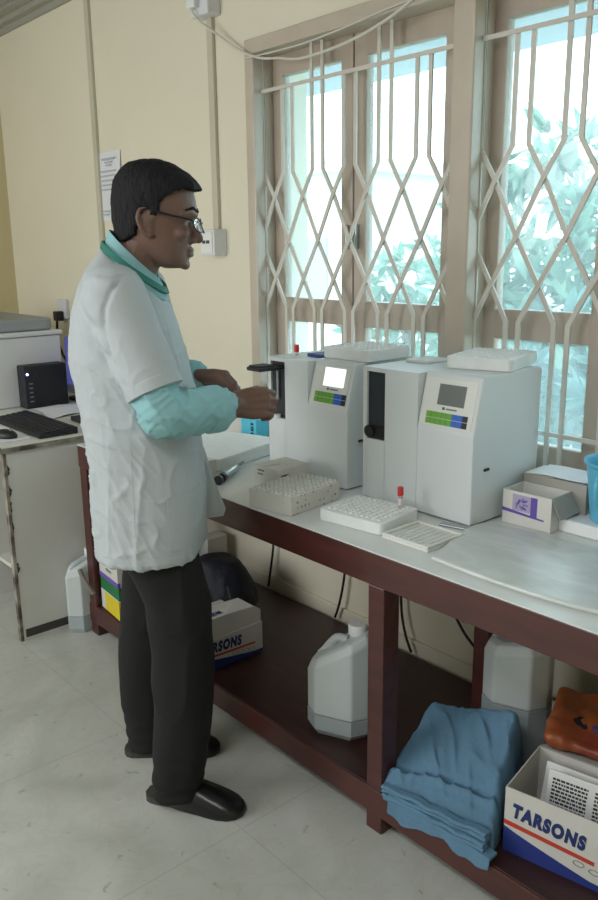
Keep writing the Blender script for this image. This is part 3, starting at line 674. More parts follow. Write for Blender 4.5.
# foam slab with a blue jug
bm = B(); prism(bm, roundrect(-1.035, -0.78, 1.76, 1.935, 0.008), ZT+0.0005, ZT+0.034, 'z', 0.004); tag(obj('foam_slab', bm, M['foam']), 'thick white foam slab under the blue plastic jug', 'foam slab')
jx, jy, jz = -0.918, 1.845, ZT+0.0345
jug = thing('plastic_jug', 'blue plastic jug with a side handle standing on the foam slab', 'jug', (jx, jy, jz))
bm = B(); lathe(bm, [(0.066, 0), (0.070, 0.004), (0.078, 0.07), (0.087, 0.14), (0.093, 0.146), (0.094, 0.152), (0.088, 0.152), (0.084, 0.14), (0.074, 0.07), (0.066, 0.008)], n=40); obj('jug_body', bm, M['bowl'], jug, smooth=True)
bm = B(); tube(bm, smooth_path([(-0.010, -0.082, 0.125), (-0.008, -0.108, 0.118), (-0.008, -0.106, 0.07), (-0.009, -0.072, 0.045)], 5), 0.008, 10); obj('handle', bm, M['bowl'], jug, smooth=True)

# far part of the bench behind the man's arm
bm = B(); prism(bm, roundrect(-0.15, 0.15, -0.17, 0.17, 0.006), 0.0005, 0.043, 'z', 0.003)
t = thing('white_lid_box', 'flat white foam box lying on the bench behind the mint sleeve', 'box', (-2.262, 1.60, ZT), 0.25)
obj('box_body', bm, M['foam'], t)
bm = B(); prism(bm, roundrect(-0.153, 0.153, -0.173, 0.173, 0.006), 0.0305, 0.044, 'z', 0.003); obj('lid', bm, M['foam'], t)
t = thing('small_carton', 'small white carton with black edges on the bench beside the coat', 'carton', (-2.07, 1.408, ZT), 0.05)
bm = B(); box(bm, -0.05, 0.035, -0.02, 0.02, 0.0005, 0.058, 0.001); obj('carton_body', bm, M['card_white'], t)
for x0, x1, z0, z1 in ((-0.05, 0.035, 0.054, 0.0585), (0.031, 0.0352, 0.0, 0.058), (-0.05, 0.035, 0.0005, 0.004)):
    bm = B(); box(bm, x0, x1, -0.0207, -0.0195, z0, z1); obj('black_border', bm, M['dark_print'], t)
for z in (0.046, 0.038, 0.03, 0.022, 0.014):
    bm = B(); box(bm, -0.012, 0.022, -0.0207, -0.0195, z, z+0.003); obj('print_line', bm, M['grey_print'], t)
t = thing('pipette', 'silver pipette with a black grip lying on the bench beside the coat', 'pipette', (-2.03, 1.49, ZT+0.014), 0)
dv = Vector((-0.165, 0.25, 0)).normalized(); s0 = Vector((-1.955, 1.378, ZT+0.0155))
bm = B(); tube(bm, [s0+dv*0.045, s0+dv*0.06, s0+dv*0.15, s0+dv*0.17], [0.009, 0.013, 0.013, 0.008], 14); obj('barrel', bm, M['metal'], t, True, smooth=True)
bm = B(); tube(bm, [s0+dv*0.165, s0+dv*0.235], [0.006, 0.003], 10); obj('shaft', bm, M['grey_print'], t, True, smooth=True)
bm = B(); tube(bm, [s0, s0+dv*0.012], 0.0145, 14); tube(bm, [s0+dv*0.012, s0+dv*0.03], 0.008, 12); tube(bm, [s0+dv*0.03, s0+dv*0.047], 0.0145, 14); obj('grip', bm, M['black'], t, True, smooth=True)
bm = B(); box(bm, -2.53, -2.42, 1.83, 1.925, ZT+0.0005, ZT+0.085, 0.003); tag(obj('white_carton', bm, M['card_white']), 'plain white carton at the wall below the hands', 'carton')
t = thing('cyan_carton', 'small bright cyan carton with black print just left of the lit-screen analyser', 'carton', (-2.36, 1.85, ZT))
bm = B(); box(bm, -2.405, -2.315, 1.81, 1.87, ZT+0.0005, ZT+0.085, 0.002); obj('carton_body', bm, M['cyan'], t, True)
bm = B()
for k, z in enumerate((0.03, 0.042, 0.052, 0.064)): box(bm, -2.346, -2.330, 1.809, 1.8101, ZT+z, ZT+z+(0.008 if k % 2 else 0.006))
obj('print_block', bm, M['black'], t, True)

# ------------------------------------------------------------------ under the bench
ZS = 0.1245
def print_side(parent, o, xd, W, H, text_size, tx, tz, bold, shear=0.25):
    """logo side of a carton: o lower-left corner, xd along the side"""
    o = Vector(o); xd = Vector(xd).normalized(); up = Vector((0, 0, 1)); nn = xd.cross(up)
    def P(s, t, l=0.0006): return o+xd*s+up*t+nn*l
    def panel(name, poly, m, l):
        bm = B(); loft(bm, [[P(s, t, l-0.0005) for s, t in poly], [P(s, t, l) for s, t in poly]]); return obj(name, bm, m, parent, True)
    B_ = min(W, 0.235)
    curve = [(W*i/14, max(H*0.10, H*(0.40-0.42*(W*i/14/0.3)**0.85))) for i in range(15)]
    panel('printed_band', [(0, 0.001), (W, 0.001)]+curve[::-1], M['navy'], 0.0008)
    panel('printed_band', [(0, H*0.43), (B_*0.86, H*0.36), (B_*0.86, H*0.42), (0, H*0.50)], M['redprint'], 0.0010)
    text('lettering', 'TARSONS', text_size, P(tx, tz, 0.0010), xd+up*(-0.06), up, M['textnavy'], parent, bold, shear, 0.0004)
    for k in range(4):
        s = W*(0.5+0.1*k); t = H*(0.30-0.03*k)
        bm = B(); tube(bm, [P(s+0.012*math.cos(a), t+0.006*math.sin(a), 0.0012) for a in [2*PI*i/14 for i in range(14)]], 0.0007, 5, True); obj('printed_ring', bm, M['grey_print'], parent, True)
# right carton, open, with things in it
t = thing('logo_carton', 'open white and blue carton with big lettering at the near right, filled with packs', 'carton', (-0.72, 1.52, ZS), 0.19)
W, D, H = 0.34, 0.19, 0.163
Rz = Matrix.Rotation(0.19, 3, 'Z'); fl = Vector((-0.893, 1.376, ZS)); xd = Rz @ Vector((1, 0, 0)); yd = Rz @ Vector((0, 1, 0))
def cart(bm, s0, s1, d0, d1, z0, z1):
    c = [fl+xd*s+yd*d for s, d in ((s0, d0), (s1, d0), (s1, d1), (s0, d1))]
    loft(bm, [[q+Vector((0, 0, z0)) for q in c], [q+Vector((0, 0, z1)) for q in c]])
bm = B(); cart(bm, 0, W, 0, 0.003, 0.0005, H); cart(bm, 0, W, D-0.003, D, 0.0005, H); cart(bm, 0, 0.003, 0.003, D-0.003, 0.0005, H); cart(bm, W-0.003, W, 0.003, D-0.003, 0.0005, H); cart(bm, 0.002, W-0.002, 0.002, D-0.002, 0.0005, 0.004)
obj('carton_body', bm, M['card_white'], t, True)
bm = B(); c = [(0, D, H), (W, D, H), (W, D+0.05, H-0.015), (0.01, D+0.05, H-0.015)]
loft(bm, [[fl+xd*a+yd*b+Vector((0, 0, z)) for a, b, z in c], [fl+xd*a+yd*(b+0.003)+Vector((0, 0, z)) for a, b, z in c]]); obj('flap', bm, M['card_white'], t, True)
print_side(t, fl, xd, W, H, 0.045, 0.018, 0.097, 0.0029, 0.10)
for k, (s, d, hh, an) in enumerate(((0.035, 0.105, 0.145, 0.35), (0.055, 0.075, 0.15, 0.30))):
    q = thing('printed_pack', ('silver blister pack behind the other one in the open carton', 'silver pack of small print leaning in front in the open carton')[k], 'pack', fl+xd*s+yd*d+Vector((0, 0, 0.022)), 0.19+0.03*k, 'blister packs in the carton')
    bm = B(); mx = Matrix.Rotation(-an, 4, 'X')
    box(bm, 0, 0.2, -0.004, 0.004, 0, hh, 0.003, mx=mx); pk = obj('pack_body', bm, M['white'], q)
    for c0 in (0.012, 0.107):
        for r in range(11):
            for w in range(5):
                z = 0.014+r*0.013*hh/0.165
                x = c0+w*0.016+random.uniform(0, 0.002)
                bm2 = None
        bm = B()
        for r in range(15):
            x = c0
            while x < c0+0.078:
                l = random.uniform(0.003, 0.010); z = 0.012+r*0.0092*hh/0.165
                box(bm, x, min(x+l, c0+0.08), -0.0048, -0.0038, z, z+0.0048, mx=mx); x += l+0.0018
        obj('print_column', bm, M['dark_print'], q)
q = thing('foil_pouch', 'crumpled silver foil pouch behind the carton below the orange packet', 'pouch', (-0.80, 1.66, ZS))
bm = B(); ellipsoid(bm, (-0.78, 1.70, ZS+0.078), ((0.13, 0, 0), (0, 0.045, 0.01), (0, -0.01, 0.066)), 20, 12)
fuse('pouch_body', bm, M['metal'], q, 0.009, 3, lambda p: 0.010*noise.noise(p*28)+0.004*noise.noise(p*70))
q = thing('food_packet', 'orange and red glossy packet lying on top behind the open carton', 'packet', (-0.85, 1.70, ZS+0.17))
bm = B(); box(bm, -0.15, 0.15, -0.10, 0.10, -0.016, 0.016, 0.014, mx=Matrix.Translation((-0.815, 1.71, ZS+0.190)) @ Matrix.Rotation(0.35, 4, 'Z') @ Matrix.Rotation(0.2, 4, 'X') @ Matrix.Rotation(0.08, 4, 'Y')); ellipsoid(bm, (-0.815, 1.71, ZS+0.192), ((0.115, 0.03, 0), (0, 0.075, 0.015), (0, -0.006, 0.032)), 24, 12)
pk = fuse('packet_body', bm, M['orange'], q, 0.008, 3, lambda p: 0.012*noise.noise(p*14)+0.004*noise.noise(p*45))
bv = BVHTree.FromPolygons([full_matrix(q) @ v.co for v in pk.data.vertices], [tuple(p.vertices) for p in pk.data.polygons])
def on_top(x, y):
    h = bv.ray_cast(Vector((x, y, 2)), Vector((0, 0, -1))); return h[0] if h[0] is not None else Vector((x, y, ZS+0.29))
for px_, py_, rr, m in ((-0.88, 1.66, 0.016, 'black'), (-0.83, 1.665, 0.018, 'navy'), (-0.80, 1.67, 0.02, 'black'), (-0.76, 1.635, 0.03, 'yellow_print')):
    bm = B(); lo = []; hi = []
    for i in range(16):
        a = 2*PI*i/16; r = rr*(1+0.25*math.sin(3*a+px_*40)); p = on_top(px_+r*math.cos(a), py_+r*0.7*math.sin(a)); lo.append(p-Vector((0, 0, 0.001))); hi.append(p+Vector((0, 0, 0.0008)))
    loft(bm, [lo, hi]); obj('printed_mark', bm, M[m], q, True)

# jerricans
def jerrican(c, rz, label, w=0.185, d=0.165, h=0.30, slope=0.10, fill=0.085, group=True):
    j = thing('jerrican', label, 'jerrican', c, rz, 'translucent white jerricans')
    def ring(z, k=1.0, ch=0.038, top=False):
        a, b = w/2*k, d/2*k; ch *= k
        P = [(a, -b+ch), (a, b-ch), (a-ch, b), (-a+ch, b), (-a, b-ch), (-a, -b+ch), (-a+ch, -b), (a-ch, -b)]
        return [Vector((x, y, z+(slope*(x/w+0.5) if top else 0))) for x, y in P]
    zs = h-slope
    bm = B(); loft(bm, [ring(0.0005, 0.86), ring(0.018, 1.0), ring(fill, 1.0)], True); lowp = obj('filled_base', bm, M['can_low'], j)
    bm = B(); loft(bm, [ring(fill+0.0003), ring(zs-0.03), ring(zs-0.012, 1.0, top=True), ring(zs+0.012, 0.88, top=True), ring(zs+0.018, 0.70, top=True)]); ob = obj('container_body', bm, M['can'], j)
    md = ob.modifiers.new('round', 'BEVEL'); md.width = 0.006; md.segments = 2
    # neck and cap near the raised end, moulded handle across the sloping shoulder
    nx_ = w*0.24; nz = zs+0.012+slope*(nx_/w+0.5)
    bm = B(); lathe(bm, [(0.022, -0.02), (0.022, 0.018)], (nx_, 0, nz)); obj('neck', bm, M['can'], j, smooth=True)
    bm = B(); lathe(bm, [(0.0245, 0.008), (0.026, 0.011), (0.026, 0.034), (0.0235, 0.038)], (nx_, 0, nz), 24); obj('cap', bm, M['white'], j, smooth=True)
    bm = B(); za = zs+0.008+slope*0.12; zb_ = zs+0.012+slope*0.62
    tube(bm, smooth_path([(-w*0.36, 0, za), (-w*0.30, 0, za+0.012), (-w*0.10, 0, zb_-0.004), (w*0.08, 0, zb_-0.004)], 5), 0.0125, 10); obj('handle', bm, M['can'], j, smooth=True)
    return j
jerrican((-1.493, 1.455, ZS), 0.42, 'white jerrican with its cap on, standing on the shelf left of the bench leg', 0.185, 0.15, 0.305, 0.115, 0.062)
jerrican((-1.085, 1.70, ZS), 0.35, 'tall half-filled white jerrican on the shelf behind the blue cloth', 0.170, 0.14, 0.347, 0.03, 0.175)
jerrican((-2.812, 1.325, 0.0), PI/2+0.03, 'dim white jerrican on the floor between the desk and the bench', 0.155, 0.090, 0.29, 0.05, 0.07)

# folded blue cloth
cl = thing('folded_cloth', 'crumpled pile of blue folded cloth on the shelf right of the bench leg', 'cloth', (-1.06, 1.46, ZS))
bm = B()
def clothpile(nu=70, nv=60):
    # plan quad: front-left, front-right, back-right, back-left
    fl_, fr_, br_, bl_ = Vector((-1.215, 1.325, 0)), Vector((-0.895, 1.345, 0)), Vector((-0.985, 1.585, 0)), Vector((-1.28, 1.585, 0))
    top = []; bot = []
    for j in range(nv+1):
        v = j/nv; rt = []; rb = []
        for i in range(nu+1):
            u = i/nu
            p = fl_.lerp(fr_, u).lerp(bl_.lerp(br_, u), v)
            e = min(1, min(u, 1-u)/0.08); ev = min(1, v/0.05); eb = min(1, (1-v)/0.12)
            hgt = 0.038+0.034*u+(0.090+0.085*u)*v**0.85
            hgt *= (0.25+0.75*math.sqrt(max(0, 1-(1-e)**2)))*(0.45+0.55*math.sqrt(max(0, 1-(1-ev)**2)))*(0.4+0.6*math.sqrt(max(0, 1-(1-eb)**2)))
            # long soft drape folds and a rolled ridge along the front
            q = Vector((u*3.0+v*0.8, v*1.1, 0.3)); hgt += 0.014*noise.noise(q*1.5)+0.005*noise.noise(q*4)
            hgt += 0.010*math.exp(-((v-0.09-0.05*u)/0.03)**2)-0.010*math.exp(-((v-0.17-0.05*u)/0.03)**2)
            rg = 1-abs(noise.noise(Vector((u*5+v*2.2, v*1.4, 5)))); hgt += 0.010*rg**8
            w = Vector((0.02*noise.noise(Vector((v*4, 3, 1))), 0.018*noise.noise(Vector((u*5, 1, 7))), 0))
            p = p+w*(1 if (i in (0, nu) or j in (0, nv)) else 0.6)
            rt.append(Vector((p.x, p.y, ZS+max(0.006, hgt)))); rb.append(Vector((p.x, p.y, ZS+0.001)))
        top.append(rt); bot.append(rb)
    T = [[bm.verts.new(p) for p in r] for r in top]; Bo = [[bm.verts.new(p) for p in r] for r in bot]
    for j in range(nv):
        for i in range(nu):
            bm.faces.new((T[j][i], T[j][i+1], T[j+1][i+1], T[j+1][i])); bm.faces.new((Bo[j][i], Bo[j+1][i], Bo[j+1][i+1], Bo[j][i+1]))
    for i in range(nu):
        bm.faces.new((T[0][i], Bo[0][i], Bo[0][i+1], T[0][i+1])); bm.faces.new((T[nv][i], T[nv][i+1], Bo[nv][i+1], Bo[nv][i]))
    for j in range(nv):
        bm.faces.new((T[j][0], T[j+1][0], Bo[j+1][0], Bo[j][0])); bm.faces.new((T[j][nu], Bo[j][nu], Bo[j+1][nu], T[j+1][nu]))
clothpile(); obj('cloth_pile', bm, M['cloth'], cl, True, smooth=True, angle=1.2)
for k in range(4):      # edges of the folded layers along the front
    bm = B(); z = ZS+0.030-0.0115*k; n = 22; rings = []
    for i in range(n+1):
        u = i/n; x = -1.20+0.30*u; y = 1.3085+0.012*u*(1 if k < 2 else 0)-0.0022*(3-k)+0.006*noise.noise(Vector((u*6, k*3.1, 0))); zz = z+0.03*u+0.006*noise.noise(Vector((u*5, k, 4)))
        rings.append([Vector((x, y+0.02, zz+0.006)), Vector((x, y+0.004, zz+0.0055)), Vector((x, y-0.001, zz)), Vector((x, y+0.004, zz-0.0055)), Vector((x, y+0.02, zz-0.006))])
    loft(bm, rings); obj('fold_layer', bm, M['cloth'], cl, True, smooth=True)
bm = B(); rings = []
for i in range(20):
    u = i/19; x = -1.18+0.30*u; y0 = 1.316+0.0*u; d = 0.032-0.030*u+0.010*math.sin(u*9)+0.010*noise.noise(Vector((u*9, 2, 2)))
    rings.append([Vector((x, y0+0.02, ZS+0.022)), Vector((x, y0-0.008, ZS+0.020)), Vector((x, y0-0.013+0.004*math.sin(u*25), ZS-d)), Vector((x, y0-0.010+0.004*math.sin(u*25), ZS-d)), Vector((x, y0-0.005, ZS+0.014)), Vector((x, y0+0.02, ZS+0.014))])
loft(bm, rings); obj('hanging_edge', bm, M['cloth'], cl, True, smooth=True)

# left logo carton, its printed side facing the room's right
t = thing('logo_carton', 'worn white and blue lettered carton with torn flap on the shelf beside the trousers', 'carton', (-2.12, 1.46, ZS))
bm = B(); box(bm, -2.24, -2.0, 1.335, 1.57, ZS+0.0005, ZS+0.105, 0.002); box(bm, -2.24, -2.0, 1.335, 1.57, ZS+0.104, ZS+0.107, 0.001); obj('carton_body', bm, M['card_white'], t, True)
bm = B(); c0 = [Vector((-1.999, 1.337, ZS+0.107)), Vector((-1.999, 1.562, ZS+0.113)), Vector((-2.006, 1.568, ZS+0.150)), Vector((-2.010, 1.545, ZS+0.166)), Vector((-2.012, 1.42, ZS+0.172)), Vector((-2.012, 1.337, ZS+0.170))]
loft(bm, [c0, [p+Vector((-0.003, 0, 0.0005)) for p in c0]]); f1 = obj('flap', bm, M['card_white'], t, True)
bm = B(); c0 = [Vector((-2.012, 1.337, ZS+0.170)), Vector((-2.012, 1.42, ZS+0.172)), Vector((-2.010, 1.545, ZS+0.166)), Vector((-2.08, 1.53, ZS+0.178)), Vector((-2.085, 1.36, ZS+0.182))]
loft(bm, [c0, [p-Vector((0, 0, 0.003)) for p in c0]]); obj('flap', bm, M['card'], t, True)
print_side(t, (-2.0, 1.335, ZS), (0, 1, 0), 0.235, 0.107, 0.046, -0.022, 0.066, 0.0028, 0.08)
text('lettering', 'TARSONS', 0.019, (-2.028, 1.365, ZS+0.1765), (0.0, 1, -0.028), (-1, 0, 0.17), M['navy'], t, 0.0006, 0.1, 0.0006)

# navy bag
q = thing('fabric_bag', 'slumped navy blue bag with straps on the shelf behind the trousers', 'bag', (-2.38, 1.66, ZS))
bm = B()
loft(bm, [[Vector((-2.385+a*math.cos(2*PI*k/20), 1.67+b*math.sin(2*PI*k/20), ZS+z)) for k in range(20)] for a, b, z in ((0.15, 0.105, 0.020), (0.18, 0.13, 0.045), (0.175, 0.125, 0.09), (0.13, 0.10, 0.15), (0.085, 0.075, 0.195), (0.05, 0.05, 0.205))])
fuse('bag_body', bm, M['bag'], q, 0.009, 3, lambda p: 0.014*noise.noise(p*9)+0.005*noise.noise(p*24))
for a, b in (((-2.36, 1.545, ZS+0.15), (-2.29, 1.54, ZS+0.02)), ((-2.23, 1.60, ZS+0.15), (-2.18, 1.60, ZS+0.01))):
    bm = B(); tube(bm, smooth_path([a, ((a[0]+b[0])/2+0.02, (a[1]+b[1])/2-0.015, (a[2]+b[2])/2+0.01), b], 4), 0.008, 8); obj('strap', bm, M['bag'], q, True, smooth=True)
bm = B(); box(bm, -2.325, -2.305, 1.515, 1.525, ZS+0.085, ZS+0.10, 0.002); obj('buckle', bm, M['metal'], q, True)
bm = B(); box(bm, -2.715, -2.645, 1.80, 1.90, ZS+0.0005, ZS+0.168, 0.003); tag(obj('white_carton', bm, M['card_white']), 'plain white carton on the shelf behind the navy bag', 'carton')
# stack of cartons behind the left leg
stack = [(-2.603, 1.396, 0.10, 0.078, 'yellow_print', 'card_white', 'yellow and white carton at the bottom of the stack behind the trousers'),
         (-2.603, 1.397, 0.075, 0.050, 'green_print', 'green_print', 'green carton in the middle of the stack behind the trousers'),
         (-2.604, 1.396, 0.085, 0.078, 'card_white', 'card_white', 'white carton on top of the stack behind the trousers')]
z = ZS+0.0005
for k, (x, y, _, h, m1, m2, lab) in enumerate(stack):
    t = thing('stacked_carton', lab, 'carton', (x, y, z), -0.10, 'stacked cartons under the bench')
    bm = B(); box(bm, -0.085, 0.085, -0.07, 0.07, 0, h, 0.002); obj('carton_body', bm, M[m2], t)
    if k == 0:
        bm = B(); box(bm, -0.045, 0.0856, -0.0706, -0.06, 0.002, h-0.002); obj('printed_panel', bm, M['yellow_print'], t)
    if k == 2:
        bm = B(); box(bm, -0.0855, 0.0855, -0.0706, -0.06, 0.002, 0.02); obj('printed_band', bm, M['purple'], t)
        bm = B(); box(bm, -0.02, 0.03, -0.0706, -0.06, 0.04, 0.05); obj('print_line', bm, M['grey_print'], t)
    z += h+0.0006
bm = B(); tube(bm, smooth_path([(-2.775, 1.292, 0.262), (-2.75, 1.288, 0.245), (-2.715, 1.292, 0.212), (-2.695, 1.302, 0.185)], 5), 0.009, 8); tag(obj('hose', bm, M['strap'], smooth=True), 'short grey hose crossing the left bench leg', 'hose')
# cables hanging behind the bench
for pts, lab in (([(-2.35, 1.925, 0.72), (-2.362, 1.925, 0.45), (-2.37, 1.925, 0.31), (-2.385, 1.92, 0.20), (-2.40, 1.92, 0.13)], 'black cable hanging behind the bench nearest the navy bag'),
                 ([(-1.95, 1.925, 0.72), (-1.962, 1.925, 0.40), (-1.968, 1.925, 0.30), (-1.985, 1.92, 0.20), (-2.01, 1.92, 0.13)], 'black cable hanging behind the bench above the capped jerrican'),
                 ([(-1.72, 1.925, 0.72), (-1.70, 1.925, 0.40), (-1.69, 1.925, 0.256), (-1.665, 1.92, 0.18), (-1.64, 1.92, 0.13)], 'black cable hanging just right of the middle bench leg'),
                 ([(-1.56, 1.925, 0.72), (-1.50, 1.925, 0.40), (-1.45, 1.925, 0.30), (-1.37, 1.92, 0.24), (-1.25, 1.92, 0.20), (-1.115, 1.92, 0.19), (-1.02, 1.92, 0.22), (-0.95, 1.92, 0.29), (-0.9, 1.92, 0.5)], 'black cable looping low behind the half-filled jerrican')):
    bm = B(); tube(bm, smooth_path(pts, 6), 0.0045, 8); tag(obj('power_cable', bm, M['cable_b'], smooth=True), lab, 'cable', 'cables behind the bench')

# ------------------------------------------------------------------ desk corner on the left
dk = thing('desk', 'worn white office desk with dark chipped edges at the left', 'desk', (-3.5, 1.5, 0))
DX = -2.865
bm = B(); box(bm, XL+0.03, DX+0.01, 1.065, YW-0.015, 0.748, 0.770, 0.002); obj('desk_top', bm, M['desk_top'], dk, True)
bm = B(); box(bm, XL+0.03, DX+0.0115, 1.062, 1.0655, 0.747, 0.771); box(bm, DX+0.0095, DX+0.0125, 1.062, YW-0.015, 0.747, 0.765); obj('edge_band', bm, M['desk_edge'], dk, True)
bm = B(); box(bm, DX-0.022, DX-0.002, 1.086, YW-0.03, 0.0, 0.748, 0.001); obj('side_panel', bm, M['desk'], dk, True)
bm = B(); box(bm, DX-0.024, DX-0.0005, 1.074, 1.086, 0.0, 0.748); obj('edge_band', bm, M['desk_edge'], dk, True)
bm = B(); box(bm, DX-0.0022, DX+0.001, 1.095, 1.30, 0.012, 0.045, 0.001); obj('kick_strip', bm, M['desk_dark'], dk, True)
for z, y in ((0.54, 1.09), (0.60, 1.091), (0.46, 1.089), (0.68, 1.092), (0.30, 1.092)):
    bm = B(); n = 9; poly = [(y-0.004+0.007*random.random()*(0.3+math.sin(PI*i/(n-1))), z-0.02+0.04*i/(n-1)) for i in range(n)]
    prism(bm, [(y-0.006, z-0.02)]+poly+[(y-0.006, z+0.02)], DX-0.0015, DX+0.0002, 'x'); obj('chipped_patch', bm, M['desk_dark'], dk, True)
bm = B(); box(bm, XL+0.04, XL+0.06, 1.09, YW-0.03, 0, 0.748); obj('side_panel', bm, M['desk'], dk, True)
bm = B(); box(bm, -3.40, -3.38, 1.12, YW-0.03, 0, 0.748); obj('side_panel', bm, M['desk'], dk, True)
bm = B(); box(bm, -3.38, DX-0.022, 1.20, YW-0.04, 0.16, 0.178); obj('lower_shelf', bm, M['desk'], dk, True)
# printer
pr = thing('printer', 'bulky light grey printer with a flat lid on the desk at the far left', 'printer', (-3.9, 1.35, 0.77))
bm = B(); box(bm, -4.3, -3.58, 1.08, 1.664, 0.7705, 1.082, 0.006); obj('printer_body', bm, M['printer'], pr, True)
bm = B(); box(bm, -4.3, -3.57, 1.07, 1.674, 1.085, 1.105, 0.005); obj('scanner_bed', bm, M['printer'], pr, True)
bm = B(); prism(bm, roundrect(-4.26, -3.60, 1.10, 1.645, 0.03), 1.107, 1.160, 'z', 0.008); obj('lid', bm, M['printer_d'], pr, True)
bm = B(); box(bm, -4.1, -3.75, 1.15, 1.45, 1.1605, 1.178, 0.004); tag(obj('paper_stack', bm, M['paper']), 'small stack of white paper on the printer lid', 'papers')
# small black computer
pc = thing('computer_unit', 'small black computer unit with a glowing blue light beside the printer', 'computer', (-3.53, 1.54, 0.77))
bm = B(); box(bm, -3.578, -3.50, 1.442, 1.645, 0.7705, 0.962, 0.006); obj('casing', bm, M['black2'], pc, True)
bm = B(); box(bm, -3.5015, -3.497, 1.49, 1.635, 0.79, 0.945, 0.002); obj('front_panel', bm, M['black'], pc, True)
bm = B(); ball(bm, (-3.497, 1.456, 0.926), 0.005); obj('indicator_light', bm, M['led'], pc, True)
bm = B()
for k in range(5): box(bm, -3.5005, -3.498, 1.462, 1.478, 0.80+0.02*k, 0.806+0.02*k)
obj('ports', bm, M['grey_print'], pc, True)
# monitor
mo = thing('monitor', 'computer monitor with a blue lit screen half hidden behind the coat', 'monitor', (-3.44, 1.76, 0.77))
bm = B(); box(bm, -3.662, -3.22, 1.722, 1.757, 0.797, 1.065, 0.006); obj('bezel', bm, M['printer_d'], mo, True)
bm = B(); box(bm, -3.657, -3.225, 1.718, 1.723, 0.838, 1.06); obj('screen', bm, M['mon_screen'], mo, True)
bm = B(); box(bm, -3.662, -3.22, 1.714, 1.722, 0.797, 0.836, 0.002); obj('lower_bezel', bm, M['printer'], mo, True)
bm = B(); box(bm, -3.48, -3.40, 1.74, 1.80, 0.775, 0.86, 0.004); obj('stand', bm, M['black'], mo, True)
bm = B(); prism(bm, roundrect(-3.62, -3.27, 1.69, 1.88, 0.03), 0.7705, 0.785, 'z', 0.004); obj('stand_base', bm, M['black'], mo, True)
# keyboard, mouse, papers, tray
kb = thing('keyboard', 'black computer keyboard at the near corner of the desk', 'keyboard', (-3.12, 1.305, 0.7705), 0.0)
bm = B(); prism(bm, [(-0.078, 0.0), (0.078, 0.0), (0.078, 0.026), (-0.078, 0.012)], -0.235, 0.235, 'x', 0.003); obj('keyboard_body', bm, M['black'], kb)
bm = B()
for r in range(6):
    for c in range(17):
        x = -0.222+c*0.0265; y = -0.068+r*0.0235; z0 = 0.0115+(y+0.078)/0.156*0.014
        box(bm, x, x+0.021, y, y+0.019, z0, z0+0.006)
obj('keys', bm, M['black2'], kb)
ms = thing('computer_mouse', 'black computer mouse on the desk in front of the keyboard', 'mouse', (-3.0, 1.142, 0.7735), 0.5)
bm = B(); ellipsoid(bm, (0, 0, 0.006), ((0.052, 0, 0), (0, 0.03, 0), (0, 0, 0.026)), 24, 14); bmesh.ops.bisect_plane(bm, geom=bm.verts[:]+bm.edges[:]+bm.faces[:], plane_co=(0, 0, 0), plane_no=(0, 0, -1), clear_outer=True); obj('mouse_body', bm, M['black'], ms, smooth=True)
bm = B(); tube(bm, [(0.026, -0.003, 0.027), (0.026, 0.003, 0.027)], 0.007, 12); obj('scroll_wheel', bm, M['grey_print'], ms)
def sheet(name, c4, label, lift=0.0):
    bm = B(); c4 = [Vector(p) for p in c4]; rings = []
    for i in range(9):
        u = i/8; a = c4[0].lerp(c4[1], u); b = c4[3].lerp(c4[2], u); w = Vector((0, 0, lift*math.sin(u*PI)))
        m_ = (a+b)/2+Vector((0, 0, lift*0.6))
        rings.append([a+w, m_+w, b+w, b+w-Vector((0, 0, 0.0015)), m_+w-Vector((0, 0, 0.0015)), a+w-Vector((0, 0, 0.0015))])
    loft(bm, rings); return tag(obj(name, bm, M['paper'], smooth=True), label, 'paper')
sheet('paper_sheet', [(-3.485, 1.465, 0.7725), (-3.20, 1.41, 0.7725), (-3.26, 1.60, 0.7725), (-3.45, 1.68, 0.7725)], 'loose white papers on the desk behind the keyboard', 0.012)
sheet('paper_sheet', [(-3.32, 1.07, 0.7722), (-2.92, 1.09, 0.7722), (-2.93, 1.215, 0.7722), (-3.33, 1.225, 0.7722)], 'white sheet of paper lying under the mouse', 0.0)
bm = B(); box(bm, -3.13, -3.01, 1.47, 1.63, 0.7705, 0.79, 0.004); tag(obj('desk_calculator', bm, M['black2']), 'small dark calculator on the desk between the keyboard and the bench', 'calculator')

# ------------------------------------------------------------------ the person
F = Vector((0.657, 0.754, 0)); R = Vector((0.754, -0.657, 0)); Cp = Vector((-1.757, 1.08, 0)); Z = Vector((0, 0, 1))
def W3(u, v, z): return Cp+F*u+R*v+Z*z
man = thing('person', 'dark-haired man in glasses, white coat and black trousers reaching to the lit-screen analyser', 'person', Cp)
def ringE(z, b, f, w, v=0.0, tilt=0.0, n=32, ex=2.3):
    out = []; uc = (b+f)/2; a = (f-b)/2
    for k in range(n):
        t = 2*PI*k/n; c, s = math.cos(t), math.sin(t); e = 2.0/ex
        cu = math.copysign(abs(c)**e, c); sv = math.copysign(abs(s)**e, s)
        out.append(W3(uc+a*cu, v+w*sv, z-tilt*cu))
    return out
